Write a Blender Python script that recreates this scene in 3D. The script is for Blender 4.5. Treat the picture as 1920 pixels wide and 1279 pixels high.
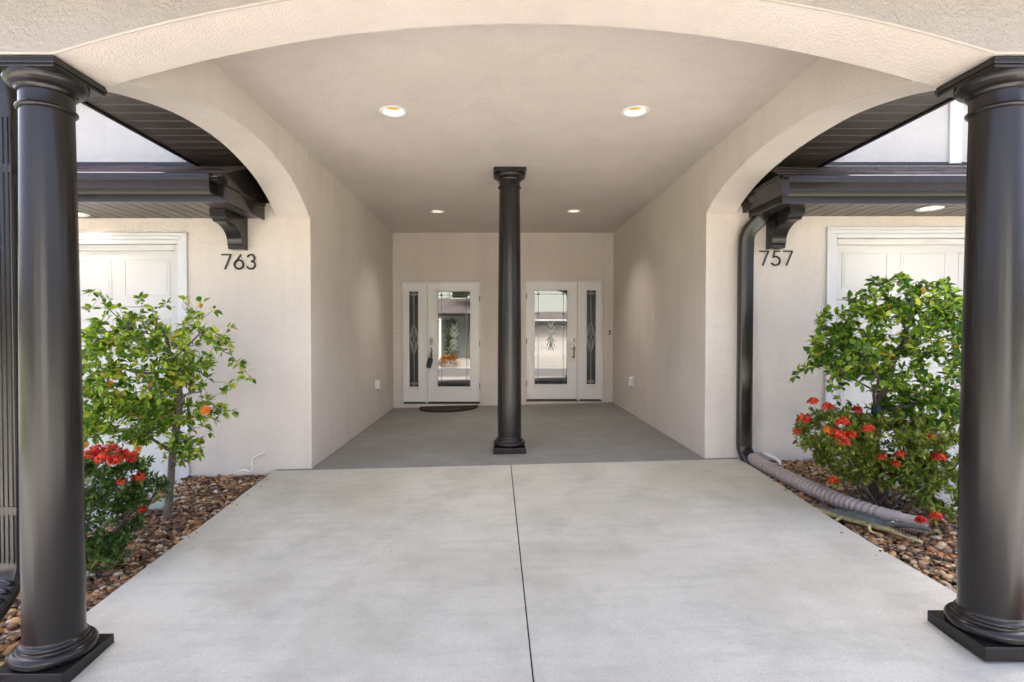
import bpy, bmesh, math, random
import numpy as np
from mathutils import Vector, Matrix
R = math.radians
for o in list(bpy.data.objects): bpy.data.objects.remove(o)
sc = bpy.context.scene
col = sc.collection

# ------------------------------------------------------------------ camera, sky, sun, exposure
cam_d = bpy.data.cameras.new('camera'); cam = bpy.data.objects.new('camera', cam_d); col.objects.link(cam)
cam_d.sensor_width = 36; cam_d.lens = 1030/1920*36
cam_d.shift_x = 29.1/1920; cam_d.shift_y = 0.4/1920
cam_d.clip_start = .05; cam_d.clip_end = 2000
cam.location = (0, 0, 1.243); cam.rotation_euler = (R(90-1.0), 0, 0)
sc.camera = cam
SUN_EL, SUN_AZ = 47, 4          # azimuth from +Y (behind the house), towards +X
w = bpy.data.worlds.new('World'); sc.world = w; w.use_nodes = True
nt = w.node_tree; nt.nodes.clear()
sky = nt.nodes.new('ShaderNodeTexSky'); sky.sky_type = 'NISHITA'; sky.sun_disc = False
sky.sun_elevation = R(SUN_EL); sky.sun_rotation = R(SUN_AZ); sky.air_density = .45; sky.dust_density = 9.0; sky.ozone_density = .3
bg = nt.nodes.new('ShaderNodeBackground'); bg.inputs[1].default_value = .15
wo = nt.nodes.new('ShaderNodeOutputWorld')
nt.links.new(sky.outputs[0], bg.inputs[0]); nt.links.new(bg.outputs[0], wo.inputs[0])
sd = bpy.data.lights.new('sun', 'SUN'); sd.energy = 2.1; sd.angle = R(.53); sd.color = (1, .965, .92)
sun = bpy.data.objects.new('sun', sd); col.objects.link(sun)
tos = Vector((math.sin(R(SUN_AZ))*math.cos(R(SUN_EL)), math.cos(R(SUN_AZ))*math.cos(R(SUN_EL)), math.sin(R(SUN_EL))))
sun.rotation_euler = tos.to_track_quat('Z', 'Y').to_euler(); sun.location = (0, 10, 20)
vs = sc.view_settings; vs.view_transform = 'Standard'; vs.look = 'None'; vs.gamma = 1; vs.use_curve_mapping = False
vs.exposure = 3.48
sc.render.engine = 'CYCLES'
sc.cycles.max_bounces = 7; sc.cycles.diffuse_bounces = 4; sc.cycles.glossy_bounces = 4; sc.cycles.transmission_bounces = 4
sc.cycles.sample_clamp_indirect = 6; sc.cycles.caustics_reflective = False; sc.cycles.caustics_refractive = False

# ------------------------------------------------------------------ helpers
ORG = {}
def empty(name, loc):
    o = bpy.data.objects.new(name, None); col.objects.link(o); o.location = loc; o.empty_display_size = .1
    ORG[o] = Vector(loc); return o
def tag(o, label=None, cat=None, group=None, kind=None):
    if label: o['label'] = label
    if cat: o['category'] = cat
    if group: o['group'] = group
    if kind: o['kind'] = kind
    return o
def sub(name, parent, loc=None):
    """an Empty that is itself a part of parent"""
    o = empty(name, loc if loc is not None else ORG[parent]); o.parent = parent; o.location = ORG[o]-ORG[parent]; return o

class MB:
    def __init__(s): s.v = []; s.f = []; s.c = None
    def add(s, vs, fs):
        n = len(s.v); s.v += [tuple(p) for p in vs]; s.f += [tuple(i+n for i in f) for f in fs]; return s
    def box(s, x0, x1, y0, y1, z0, z1):
        if x0 > x1: x0, x1 = x1, x0
        if y0 > y1: y0, y1 = y1, y0
        if z0 > z1: z0, z1 = z1, z0
        return s.add([(x0,y0,z0),(x1,y0,z0),(x1,y1,z0),(x0,y1,z0),(x0,y0,z1),(x1,y0,z1),(x1,y1,z1),(x0,y1,z1)],
            [(0,3,2,1),(4,5,6,7),(0,1,5,4),(1,2,6,5),(2,3,7,6),(3,0,4,7)])
    def hexa(s, p):  # 8 points, bottom 4 ccw then top 4
        return s.add(p, [(0,3,2,1),(4,5,6,7),(0,1,5,4),(1,2,6,5),(2,3,7,6),(3,0,4,7)])
    def prism(s, pts, d):   # closed planar polygon extruded by vector d
        n = len(pts); d = Vector(d); a = [Vector(p) for p in pts]
        return s.add(a+[p+d for p in a], [tuple(range(n))[::-1], tuple(range(n, 2*n))]+[(i, (i+1)%n, (i+1)%n+n, i+n) for i in range(n)])
    def lathe(s, prof, c, seg=48, cap=True):
        vs = []; fs = []; m = len(prof)
        for k in range(seg):
            a = 2*math.pi*k/seg
            for r, z in prof: vs.append((c[0]+r*math.cos(a), c[1]+r*math.sin(a), c[2]+z))
        for k in range(seg):
            k2 = (k+1) % seg
            for j in range(m-1): fs.append((k*m+j, k2*m+j, k2*m+j+1, k*m+j+1))
        if cap:
            fs.append(tuple(k*m for k in range(seg))[::-1]); fs.append(tuple(k*m+m-1 for k in range(seg)))
        return s.add(vs, fs)
    def tube(s, pts, r, seg=10, cap=True, sx=1, sy=1, up=None, power=1):
        P = [Vector(p) for p in pts]; n = len(P)
        rs = r if isinstance(r, (list, tuple)) else [r]*n
        vs = []; fs = []; prev = None
        for i in range(n):
            t = (P[min(i+1, n-1)]-P[max(i-1, 0)])
            if t.length < 1e-9: t = Vector((0,0,1))
            t.normalize()
            if prev is None:
                u = Vector(up) if up else (Vector((0,0,1)) if abs(t.z) < .9 else Vector((1,0,0)))
                a = (u-t*u.dot(t)).normalized()
            else:
                a = (prev-t*prev.dot(t))
                a = a.normalized() if a.length > 1e-6 else t.orthogonal().normalized()
            prev = a; b = t.cross(a)
            for k in range(seg):
                q = 2*math.pi*k/seg
                cq, sq = math.cos(q), math.sin(q)
                if power != 1:
                    cq = math.copysign(abs(cq)**power, cq); sq = math.copysign(abs(sq)**power, sq)
                vs.append(P[i]+a*(cq*rs[i]*sx)+b*(sq*rs[i]*sy))
        for i in range(n-1):
            for k in range(seg):
                k2 = (k+1) % seg; fs.append((i*seg+k, i*seg+k2, (i+1)*seg+k2, (i+1)*seg+k))
        if cap: fs.append(tuple(range(seg))[::-1]); fs.append(tuple((n-1)*seg+k for k in range(seg)))
        return s.add(vs, fs)
    def mesh(s, name, org, smooth=False, ang=40):
        me = bpy.data.meshes.new(name); o = org
        me.from_pydata([(p[0]-o[0], p[1]-o[1], p[2]-o[2]) for p in s.v], [], s.f); me.update()
        bm = bmesh.new(); bm.from_mesh(me); bmesh.ops.recalc_face_normals(bm, faces=bm.faces)
        if smooth:
            for f in bm.faces: f.smooth = True
            for e in bm.edges:
                e.smooth = not (len(e.link_faces) == 2 and e.calc_face_angle(0) > R(ang))
        bm.to_mesh(me); bm.free()
        return me
    def build(s, name, mat, parent=None, smooth=False, bevel=0, seg=2, ang=40, org=None):
        a = np.array(s.v); lo, hi = a.min(0), a.max(0)
        o = Vector(((lo[0]+hi[0])/2, (lo[1]+hi[1])/2, lo[2])) if org is None else Vector(org)
        me = s.mesh(name, o, smooth, ang); me.materials.append(mat)
        ob = bpy.data.objects.new(name, me); col.objects.link(ob); ORG[ob] = o
        ob.location = o
        if parent: ob.parent = parent; ob.location = o-ORG[parent]
        if bevel:
            b = ob.modifiers.new('b', 'BEVEL'); b.width = bevel; b.segments = seg; b.limit_method = 'ANGLE'; b.angle_limit = R(35)
            for p in me.polygons: p.use_smooth = True
            wn = ob.modifiers.new('n', 'WEIGHTED_NORMAL'); wn.keep_sharp = False
        return ob
def bx(name, mat, parent, *a, bevel=0, **k): return MB().box(*a).build(name, mat, parent, bevel=bevel, **k)

# ------------------------------------------------------------------ materials
def lin(r, g, b): return tuple(((c/255+.055)/1.055)**2.4 if c > 10 else c/255/12.92 for c in (r, g, b))+(1,)
class NT:
    def __init__(s, name):
        s.m = bpy.data.materials.new(name); s.m.use_nodes = True; s.t = s.m.node_tree; s.t.nodes.clear()
        s.out = s.n('ShaderNodeOutputMaterial'); s.p = s.n('ShaderNodeBsdfPrincipled'); s.l(s.p.outputs[0], s.out.inputs[0])
        tc = s.n('ShaderNodeNewGeometry'); s.pos = tc.outputs['Position']
    def n(s, t, **k):
        x = s.t.nodes.new(t)
        for a, b in k.items(): setattr(x, a, b)
        return x
    def l(s, a, b): s.t.links.new(a, b)
    def noise(s, scale, detail=4, rough=.55, vec=None, dist=0):
        x = s.n('ShaderNodeTexNoise'); x.inputs['Scale'].default_value = scale; x.inputs['Detail'].default_value = detail
        x.inputs['Roughness'].default_value = rough; x.inputs['Distortion'].default_value = dist
        s.l(vec or s.pos, x.inputs['Vector']); return x.outputs['Fac']
    def ramp(s, fac, stops, interp='LINEAR'):
        x = s.n('ShaderNodeValToRGB'); e = x.color_ramp.elements; x.color_ramp.interpolation = interp
        while len(e) < len(stops): e.new(.5)
        for q, (p, c) in zip(e, stops): q.position = p; q.color = c if len(c) == 4 else tuple(c)+(1,)
        s.l(fac, x.inputs[0]); return x.outputs[0]
    def mix(s, fac, a, b, mode='MIX'):
        x = s.n('ShaderNodeMix', data_type='RGBA', blend_type=mode)
        for i, v in ((0, fac), (6, a), (7, b)):
            if hasattr(v, 'type') and not isinstance(v, tuple): s.l(v, x.inputs[i])
            else: x.inputs[i].default_value = v if i == 0 else (tuple(v) if len(v) == 4 else tuple(v)+(1,))
        return x.outputs[2]
    def math(s, op, a, b=0):
        x = s.n('ShaderNodeMath', operation=op)
        for i, v in ((0, a), (1, b)):
            if isinstance(v, (int, float)): x.inputs[i].default_value = v
            else: s.l(v, x.inputs[i])
        return x.outputs[0]
    def scaled(s, sx, sy, sz):
        x = s.n('ShaderNodeVectorMath', operation='MULTIPLY'); s.l(s.pos, x.inputs[0]); x.inputs[1].default_value = (sx, sy, sz); return x.outputs[0]
    def bump(s, h, strength, dist, prev=None):
        x = s.n('ShaderNodeBump'); x.inputs['Strength'].default_value = strength; x.inputs['Distance'].default_value = dist
        s.l(h, x.inputs['Height'])
        if prev: s.l(prev, x.inputs['Normal'])
        s.l(x.outputs[0], s.p.inputs['Normal']); return x.outputs[0]
    def base(s, c):
        if isinstance(c, tuple): s.p.inputs['Base Color'].default_value = c
        else: s.l(c, s.p.inputs['Base Color'])
    def set(s, **k):
        for a, b in k.items(): s.p.inputs[a.replace('_', ' ')].default_value = b
def stucco(name, a, b, scale=70, depth=.004, rough=.9, soft=.5):
    t = NT(name); big = t.noise(1.1, 5, .6); sp = t.noise(scale*.9, 3, .6)
    c = t.ramp(big, [(.3, a), (.7, b)])
    c = t.mix(t.math('MULTIPLY', t.ramp(sp, [(.35, (0,0,0)), (.7, (1,1,1))]), .10), c, tuple(x*1.25 for x in b[:3])+(1,))
    # rain and hand marks
    st = t.noise(1, 4, .6, vec=t.scaled(6, 6, .8)); c = t.mix(t.math('MULTIPLY', t.ramp(st, [(.5, (0,0,0)), (.8, (1,1,1))]), .16), c, tuple(x*.55 for x in a[:3])+(1,))
    t.base(c); t.set(Roughness=rough)
    t.p.inputs['Specular IOR Level'].default_value = .25
    h1 = t.ramp(t.noise(scale, 4, .6, dist=.6), [(.38, (0,0,0)), (.62, (1,1,1))]); h2 = t.noise(scale*3.2, 2, .5)
    h = t.math('ADD', h1, t.math('MULTIPLY', h2, .35))
    t.bump(h, soft, depth); return t.m
M = {}
M['stucco'] = stucco('stucco', (.67,.598,.535,1), (.75,.678,.612,1), 75, .006, soft=.8)
M['stucco_smooth'] = stucco('stucco_smooth', (.63,.565,.51,1), (.69,.625,.57,1), 85, .003, soft=.7)
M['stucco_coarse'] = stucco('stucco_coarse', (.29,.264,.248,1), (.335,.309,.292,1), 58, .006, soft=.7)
M['stucco_upper'] = stucco('stucco_upper', (.55,.53,.505,1), (.60,.58,.555,1), 60, .008, soft=.8)
def concrete(name, a, b, c3, bumpd=.0015):
    t = NT(name)
    n1 = t.noise(.9, 6, .62, dist=.5); n2 = t.noise(3.0, 6, .65); n3 = t.noise(1, 5, .6, vec=t.scaled(2.0, 14, 1)); n4 = t.noise(160, 3, .6)
    c = t.ramp(n1, [(.3, a), (.68, b)])
    c = t.mix(t.math('MULTIPLY', t.ramp(n2, [(.46, (0,0,0)), (.72, (1,1,1))]), .7), c, c3)
    c = t.mix(t.math('MULTIPLY', t.ramp(n3, [(.5, (0,0,0)), (.72, (1,1,1))]), .25), c, tuple(x*.8 for x in c3[:3])+(1,))
    c = t.mix(t.math('MULTIPLY', t.ramp(n4, [(.3, (1,1,1)), (.52, (0,0,0))]), .4), c, tuple(x*.6 for x in c3[:3])+(1,))
    n6 = t.noise(.7, 5, .55, dist=1.2); c = t.mix(t.math('MULTIPLY', t.ramp(n6, [(.47, (0,0,0)), (.62, (1,1,1))]), .42), c, tuple(x*y for x, y in zip(c3[:3], (1.02, .98, .88)))+(1,))
    n7 = t.noise(420, 2, .7); c = t.mix(t.math('MULTIPLY', t.ramp(n7, [(.36, (1,1,1)), (.47, (0,0,0))]), .5), c, tuple(x*.62 for x in c3[:3])+(1,))
    v = t.n('ShaderNodeTexVoronoi'); v.inputs['Scale'].default_value = 9; t.l(t.pos, v.inputs['Vector'])
    spot = t.ramp(v.outputs['Distance'], [(.03, (1,1,1)), (.06, (0,0,0))])
    sel = t.ramp(t.noise(2.3, 2), [(.56, (0,0,0)), (.6, (1,1,1))])
    c = t.mix(t.math('MULTIPLY', t.math('MULTIPLY', spot, sel), .7), c, (.07,.068,.062,1))
    t.base(c); t.set(Roughness=.82); t.p.inputs['Specular IOR Level'].default_value = .3
    h = t.math('ADD', t.noise(220, 3, .6), t.math('MULTIPLY', n3, .6)); t.bump(h, .6, bumpd*1.5); return t.m
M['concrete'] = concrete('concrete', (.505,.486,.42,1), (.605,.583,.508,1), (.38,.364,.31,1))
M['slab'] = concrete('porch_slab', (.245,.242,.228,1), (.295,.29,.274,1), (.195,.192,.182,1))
M['concrete_far'] = concrete('far_concrete', (.44,.43,.40,1), (.50,.49,.46,1), (.37,.36,.34,1))
def paint(name, c, rough=.4, spec=.5, coat=0, var=.08, bump=0, rv_=.15):
    t = NT(name); n = t.noise(3.5, 5, .6)
    t.base(t.ramp(n, [(.3, tuple(x*(1-var) for x in c[:3])), (.7, tuple(min(1, x*(1+var)) for x in c[:3]))]))
    rr = t.ramp(t.noise(9, 4, .6), [(.25, (rough*(1-rv_),)*3), (.75, (min(1, rough*(1+rv_)),)*3)]); t.l(rr, t.p.inputs['Roughness'])
    t.p.inputs['Specular IOR Level'].default_value = spec; t.set(Coat_Weight=coat, Coat_Roughness=.18)
    if bump: t.bump(t.noise(120, 3), .3, bump)
    return t.m
BRZ = (.0145, .0118, .0112, 1)
tb = NT('bronze_paint'); st_ = tb.noise(1, 5, .65, vec=tb.scaled(22, 22, 1.6)); sp_ = tb.noise(26, 6, .7)
cb = tb.mix(tb.math('MULTIPLY', tb.ramp(st_, [(.5, (0,0,0)), (.78, (1,1,1))]), .12), BRZ, (.045,.040,.037,1))
cb = tb.mix(tb.math('MULTIPLY', tb.ramp(sp_, [(.69, (0,0,0)), (.74, (1,1,1))]), .14), cb, (.075,.068,.062,1)); tb.base(cb)
tb.l(tb.ramp(tb.math('ADD', tb.math('MULTIPLY', st_, .6), tb.math('MULTIPLY', sp_, .4)), [(.35, (.215,)*3), (.7, (.275,)*3)]), tb.p.inputs['Roughness']); tb.p.inputs['Specular IOR Level'].default_value = .38
M['bronze'] = tb.m
M['bronze_metal'] = paint('bronze_metal', (.017,.0135,.012,1), .2, .42, 0, .06, 0, .05)
M['bronze_soffit'] = paint('bronze_soffit', (.055,.044,.037,1), .34, .45, 0, .12)
M['white'] = paint('white_paint', (.78,.775,.755,1), .42, .5, 0, .02)
M['white_door'] = paint('white_door', (.72,.71,.69,1), .35, .5, 0, .02)
M['garage'] = paint('garage_white', (.54,.525,.50,1), .45, .45, 0, .015)
M['trim'] = paint('trim_white', (.58,.58,.58,1), .35, .5, 0, .03)
M['reflector'] = paint('lamp_reflector', (.7,.7,.68,1), .5); _p = M['reflector'].node_tree.nodes['Principled BSDF']; _p.inputs['Emission Color'].default_value = (1,.88,.74,1); _p.inputs['Emission Strength'].default_value = .05
M['black'] = paint('black_metal', (.012,.011,.011,1), .4, .5)
M['rubber'] = paint('black_rubber', (.015,.015,.016,1), .6, .4)
M['dark'] = paint('dark_gap', (.02,.02,.02,1), .9, .2)
M['bead'] = paint('edge_bead', (.38,.345,.31,1), .8, .3, 0, .06)
M['pipe'] = paint('corrugated_pipe', (.34,.285,.262,1), .5, .4, 0, .1)
M['pvc'] = paint('pvc', (.72,.70,.67,1), .4, .5, 0, .06)
M['nickel'] = paint('brushed_nickel', (.30,.28,.25,1), .3, .5); M['nickel'].node_tree.nodes['Principled BSDF'].inputs['Metallic'].default_value = .9
M['oilbronze'] = paint('oil_rubbed_bronze', (.06,.045,.035,1), .35, .5)
M['led'] = paint('led_phosphor', (.40,.20,.02,1), .6, .2, 0, .04); _p = M['led'].node_tree.nodes['Principled BSDF']; _p.inputs['Emission Color'].default_value = (1,.55,.08,1); _p.inputs['Emission Strength'].default_value = .06
M['lens'] = paint('lamp_lens', (.8,.75,.65,1), .5); _p = M['lens'].node_tree.nodes['Principled BSDF']; _p.inputs['Emission Color'].default_value = (1,.82,.6,1); _p.inputs['Emission Strength'].default_value = .25
M['asphalt'] = paint('asphalt', (.23,.23,.23,1), .85, .3, 0, .15, .003)
M['soil'] = paint('soil', (.035,.024,.017,1), .95, .2, 0, .4, .01)
M['grass'] = paint('lawn', (.085,.105,.05,1), .9, .2, 0, .35, .02)
def glass(name, rough=0, ior=2.3, bump=0):
    t = NT(name); t.base((.012,.014,.014,1)); t.set(Roughness=rough, IOR=ior); t.p.inputs['Specular IOR Level'].default_value = .5
    if bump: t.bump(t.noise(45, 3, .6), .5, bump)
    return t.m
M['glass'] = glass('door_glass', 0, 1.8, 0)
M['glass_rain'] = glass('textured_glass', .25, 1.5, .002)
M['frost'] = paint('frosted_bevel', (.30,.33,.33,1), .25, .6, 0, .05)
M['came'] = paint('lead_came', (.42,.42,.42,1), .35, .6, 0, .1)
M['came_dark'] = paint('dark_came', (.06,.065,.065,1), .35, .6, 0, .1)
def bark(name, a, b):
    t = NT(name); n = t.noise(1, 5, .65, vec=t.scaled(60, 60, 16)); t.base(t.ramp(n, [(.3, a), (.7, b)])); t.set(Roughness=.9); t.bump(n, .7, .006); return t.m
M['bark'] = bark('bark', (.075,.055,.042,1), (.20,.16,.13,1)); M['bark_dark'] = bark('dark_bark', (.035,.026,.02,1), (.10,.075,.058,1))
def leaf(name, stops, trans=.45, rough=.42):
    t = NT(name); a = t.n('ShaderNodeAttribute'); a.attribute_name = 'var'
    c = t.ramp(a.outputs['Fac'], stops); t.base(c); t.set(Roughness=rough); t.p.inputs['Specular IOR Level'].default_value = .35
    tr = t.n('ShaderNodeBsdfTranslucent'); c2 = t.mix(1, c, (1.35,1.35,.75,1), 'MULTIPLY'); t.l(c2, tr.inputs[0])
    mx = t.n('ShaderNodeMixShader'); mx.inputs[0].default_value = trans
    t.l(t.p.outputs[0], mx.inputs[1]); t.l(tr.outputs[0], mx.inputs[2]); t.l(mx.outputs[0], t.out.inputs[0]); return t.m
M['leaf_hib'] = leaf('hibiscus_leaf', [(0, (.05,.125,.015)), (.3, (.12,.235,.026)), (.65, (.28,.40,.046)), (.9, (.50,.57,.09)), (.955, (.58,.50,.07)), (.975, (.60,.34,.05)), (1, (.42,.20,.05))], .5)
M['leaf_hib2'] = leaf('hibiscus_leaf_dense', [(0, (.028,.08,.012)), (.4, (.075,.175,.02)), (.75, (.21,.33,.038)), (.93, (.42,.50,.07)), (.985, (.50,.46,.07)), (1, (.42,.20,.05))], .52)
M['leaf_ixora'] = leaf('ixora_leaf', [(0, (.03,.07,.016)), (.5, (.06,.12,.024)), (.85, (.11,.19,.035)), (1, (.22,.26,.05))], .35, .35)
M['leaf_ixora2'] = leaf('ixora_leaf_light', [(0, (.07,.12,.018)), (.45, (.15,.21,.03)), (.8, (.28,.33,.055)), (.95, (.38,.40,.07)), (1, (.34,.17,.05))], .42, .38)
M['leaf_palm'] = leaf('palm_leaf', [(0, (.03,.075,.02)), (1, (.09,.16,.035))], .3)
M['leaf_croton'] = leaf('croton_leaf', [(0, (.10,.14,.03)), (.5, (.50,.16,.03)), (1, (.65,.30,.06))], .3)
M['petal_red'] = leaf('red_petal', [(0, (.34,.008,.006)), (.5, (.62,.022,.010)), (1, (.72,.085,.02))], .28, .5)
M['petal_orange'] = leaf('orange_petal', [(0, (.62,.115,.006)), (1, (.74,.22,.016))], .3, .5)
def stone_mat():
    t = NT('river_stone'); a = t.n('ShaderNodeAttribute'); a.attribute_name = 'var'
    c = t.ramp(a.outputs['Fac'], [(0, (.06,.036,.024)), (.14, (.16,.08,.04)), (.26, (.36,.17,.06)), (.38, (.20,.12,.075)), (.52, (.46,.28,.125)), (.64, (.10,.065,.045)), (.72, (.42,.19,.07)), (.82, (.54,.41,.25)), (.91, (.30,.255,.21)), (.96, (.62,.54,.43))], 'CONSTANT')
    c = t.mix(t.math('MULTIPLY', t.ramp(t.noise(55, 4, .6), [(.4, (0,0,0)), (.7, (1,1,1))]), .4), c, (.10,.06,.04,1))
    t.base(c); t.set(Roughness=.6); t.p.inputs['Specular IOR Level'].default_value = .35; t.bump(t.noise(180, 3), .3, .002); return t.m
M['stone'] = stone_mat()
def shingle_mat(name, a, b):
    t = NT(name); oi = t.n('ShaderNodeObjectInfo'); n = t.noise(90, 3, .7)
    c = t.mix(t.math('MULTIPLY', n, .8), a, b); t.base(t.mix(oi.outputs['Random'], c, t.mix(.45, c, (.15,.11,.10,1)))); t.set(Roughness=.95); t.bump(n, .6, .004); return t.m
M['shingle'] = shingle_mat('asphalt_shingle', (.035,.03,.034,1), (.10,.085,.085,1))
M['far_roof'] = paint('far_roof', (.17,.155,.15,1), .95, .2, 0, .25, .01)
M['far_wall'] = paint('far_wall', (.42,.48,.45,1), .9, .2, 0, .05, .004)
M['far_glass'] = glass('far_window_glass', .02, 1.6)

# ------------------------------------------------------------------ dimensions (metres; porch slab at z = 0, camera at the origin)
YF, YB, XL, XR, HC = 5.15, 9.24, -1.74, 1.96, 2.90
CS, GS = .026, .075
def G(x, y): return CS*max(-4, min(4, x)) - GS*max(0, YF-y)
def spl(pts):
    xs = [p[0] for p in pts]
    def f(x):
        if x <= xs[0]: return pts[0][1]
        if x >= xs[-1]: return pts[-1][1]
        i = max(k for k in range(len(xs)-1) if xs[k] <= x)
        p0 = pts[max(i-1, 0)]; p1 = pts[i]; p2 = pts[i+1]; p3 = pts[min(i+2, len(pts)-1)]
        t = (x-p1[0])/(p2[0]-p1[0]); h = p2[0]-p1[0]
        m1 = (p2[1]-p0[1])/(p2[0]-p0[0])*h; m2 = (p3[1]-p1[1])/(p3[0]-p1[0])*h
        return (2*t**3-3*t*t+1)*p1[1]+(t**3-2*t*t+t)*m1+(-2*t**3+3*t*t)*p2[1]+(t**3-t*t)*m2
    return f
HCAP = 2.386

# ------------------------------------------------------------------ ground
driveL = spl([(-9, -2.30), (0, -2.2), (2.86, -2.151), (3.6, -2.132), (4.1, -2.112), (4.58, -2.102), (5.0, -2.085), (5.12, -2.07)])
driveR = spl([(-9, 2.55), (0, 2.5), (2.85, 2.385), (3.25, 2.345), (3.77, 2.315), (4.38, 2.303), (4.81, 2.29), (5.12, 2.262)])
def strip(name, mat, xa, xb, ys, zf, parent=None, th=.12, nx=1):
    m = MB()
    for y0, y1 in zip(ys[:-1], ys[1:]):
        pass
    vs = []; n = len(ys)
    for y in ys:
        a, b = xa(y), xb(y)
        vs += [(a, y, zf(a, y)), (b, y, zf(b, y)), (a, y, zf(a, y)-th), (b, y, zf(b, y)-th)]
    fs = []
    for i in range(n-1):
        k = 4*i; q = k+4
        fs += [(k, k+1, q+1, q), (k+2, q+2, q+3, k+3), (k, q, q+2, k+2), (k+1, k+3, q+3, q+1)]
    fs += [(0, 2, 3, 1), (4*n-4, 4*n-3, 4*n-1, 4*n-2)]
    return m.add(vs, fs).build(name, mat, parent)
def lawnz(x, y):
    if y > YF: return -.35
    if y > -9: return -.33-.062*(YF-y)
    if y > -18: return -1.25
    return -1.25+min(.62, (-18-y)*.16)
ys_all = [400, 60, YF+.01, 2, -3, -9, -18, -20, -22, -24, -60, -400]
g = MB(); g.v = []; xs_ = [-400, -60, -12, 12, 60, 400]
for y in ys_all:
    for x in xs_: g.v.append((x, y, lawnz(x, y)))
nx = len(xs_)
for j in range(len(ys_all)-1):
    for i in range(nx-1): g.f.append((j*nx+i, j*nx+i+1, (j+1)*nx+i+1, (j+1)*nx+i))
tag(g.build('ground', M['grass']), kind='structure')
ys = [-9, -6, -3, 0, 1.0, 1.7, 2.3, 2.86, 3.2, 3.6, 3.77, 4.1, 4.38, 4.6, 4.81, 5.0, 5.112]
JX = lambda y: .134+.02*(5.1-y)/2.8
drive = strip('driveway', M['dark'], lambda y: driveL(y)+.02, lambda y: driveR(y)-.02, ys, lambda x, y: G(x, y)-.016, th=.2)
tag(drive, kind='structure')
def slab(y0, y1, left):
    yy = [y0]+[y for y in ys if y0 < y < y1]+[y1]
    a, b = (driveL, lambda y: JX(y)-.003) if left else (lambda y: JX(y)+.003, driveR)
    o = strip('concrete_slab', M['concrete'], a, b, yy, G, drive, th=.10)
    bv = o.modifiers.new('b', 'BEVEL'); bv.width = .005; bv.segments = 2; bv.limit_method = 'ANGLE'; bv.angle_limit = R(50)
for left in (True, False):
    slab(1.35, 5.112, left); slab(-2.5, 1.34, left); slab(-6, -2.51, left); slab(-9, -6.01, left)
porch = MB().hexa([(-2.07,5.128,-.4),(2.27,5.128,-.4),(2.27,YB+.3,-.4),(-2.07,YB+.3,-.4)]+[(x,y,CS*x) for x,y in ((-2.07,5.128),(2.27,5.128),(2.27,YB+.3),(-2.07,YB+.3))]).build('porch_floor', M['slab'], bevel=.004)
tag(porch, kind='structure')
# driveways in front of the two garages
zgL = lambda x, y: -.185-GS*.9*max(0, YF-y)
zgR = lambda x, y: -.07-GS*.95*max(0, YF-y)
ysg = [-9, -5, 0, 2, 3, 4, 5.4]
for nm, a, b, zf in (('garage_driveway', -8.2, -2.93, zgL), ('garage_driveway', 3.2, 8.6, zgR)):
    tag(strip(nm, M['concrete_far'], lambda y: a, lambda y: b, ysg, zf, th=.3), kind='structure')
for a, b, zf in ((-2.935, -2.3, zgL), (2.5, 3.205, zgR)):
    tag(strip('driveway_apron', M['concrete_far'], lambda y: a if a < 0 else driveR(y)+.01, lambda y: driveL(y)-.01 if a < 0 else b, [-9, -5, 0, 1.59], lambda x, y: zf(x, y)-.006, th=.3), kind='structure')
tag(MB().box(-200, 200, -17.2, -9.9, -1.6, -1.17).build('street', M['asphalt']), kind='structure')
for y0, y1 in ((-9.9, -9.0), (-18.1, -17.2)):
    tag(MB().box(-200, 200, y0, y1, -1.6, -1.085).build('kerb', M['concrete_far'], bevel=.05), kind='structure')
tag(MB().hexa([(-1.2,-20.35,-1.6),(8.2,-20.35,-1.6),(8.2,-18.1,-1.6),(-1.2,-18.1,-1.6),(-1.2,-20.35,-.565),(8.2,-20.35,-.565),(8.2,-18.1,-1.08),(-1.2,-18.1,-1.08)]).box(-1.2, 8.2, -20.75, -20.36, -1.6, -.565).build('far_driveway', M['concrete_far']), kind='structure')

# ------------------------------------------------------------------ the duplex house
house = empty('duplex_house', (.11, YF, 0))
tag(house, 'beige stucco duplex with a deep arched entry between two white garage doors', 'house')
st = M['stucco']
# back wall of the recess with the two door openings
OL = (-1.602, -.259, 2.093); OR = (.484, 1.805, 2.111)
b = MB(); y0, y1 = YB, YB+.20
b.box(-2.0, OL[0], y0, y1, -.4, HC+.1); b.box(OL[1], OR[0], y0, y1, -.4, HC+.1); b.box(OR[1], 2.2, y0, y1, -.4, HC+.1)
b.box(OL[0], OL[1], y0, y1, OL[2], HC+.1); b.box(OR[0], OR[1], y0, y1, OR[2], HC+.1)
b.box(OL[0], OL[1], y0, y1, -.4, .018); b.box(OR[0], OR[1], y0, y1, -.4, .062)
b.build('back_wall', st, house)
bx('side_wall', st, house, XL-.28, XL, YF+.2505, YB-.002, -.4, HC+.08)
bx('side_wall', st, house, XR, XR+.28, YF+.2505, YB-.002, -.4, HC+.08)
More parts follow.
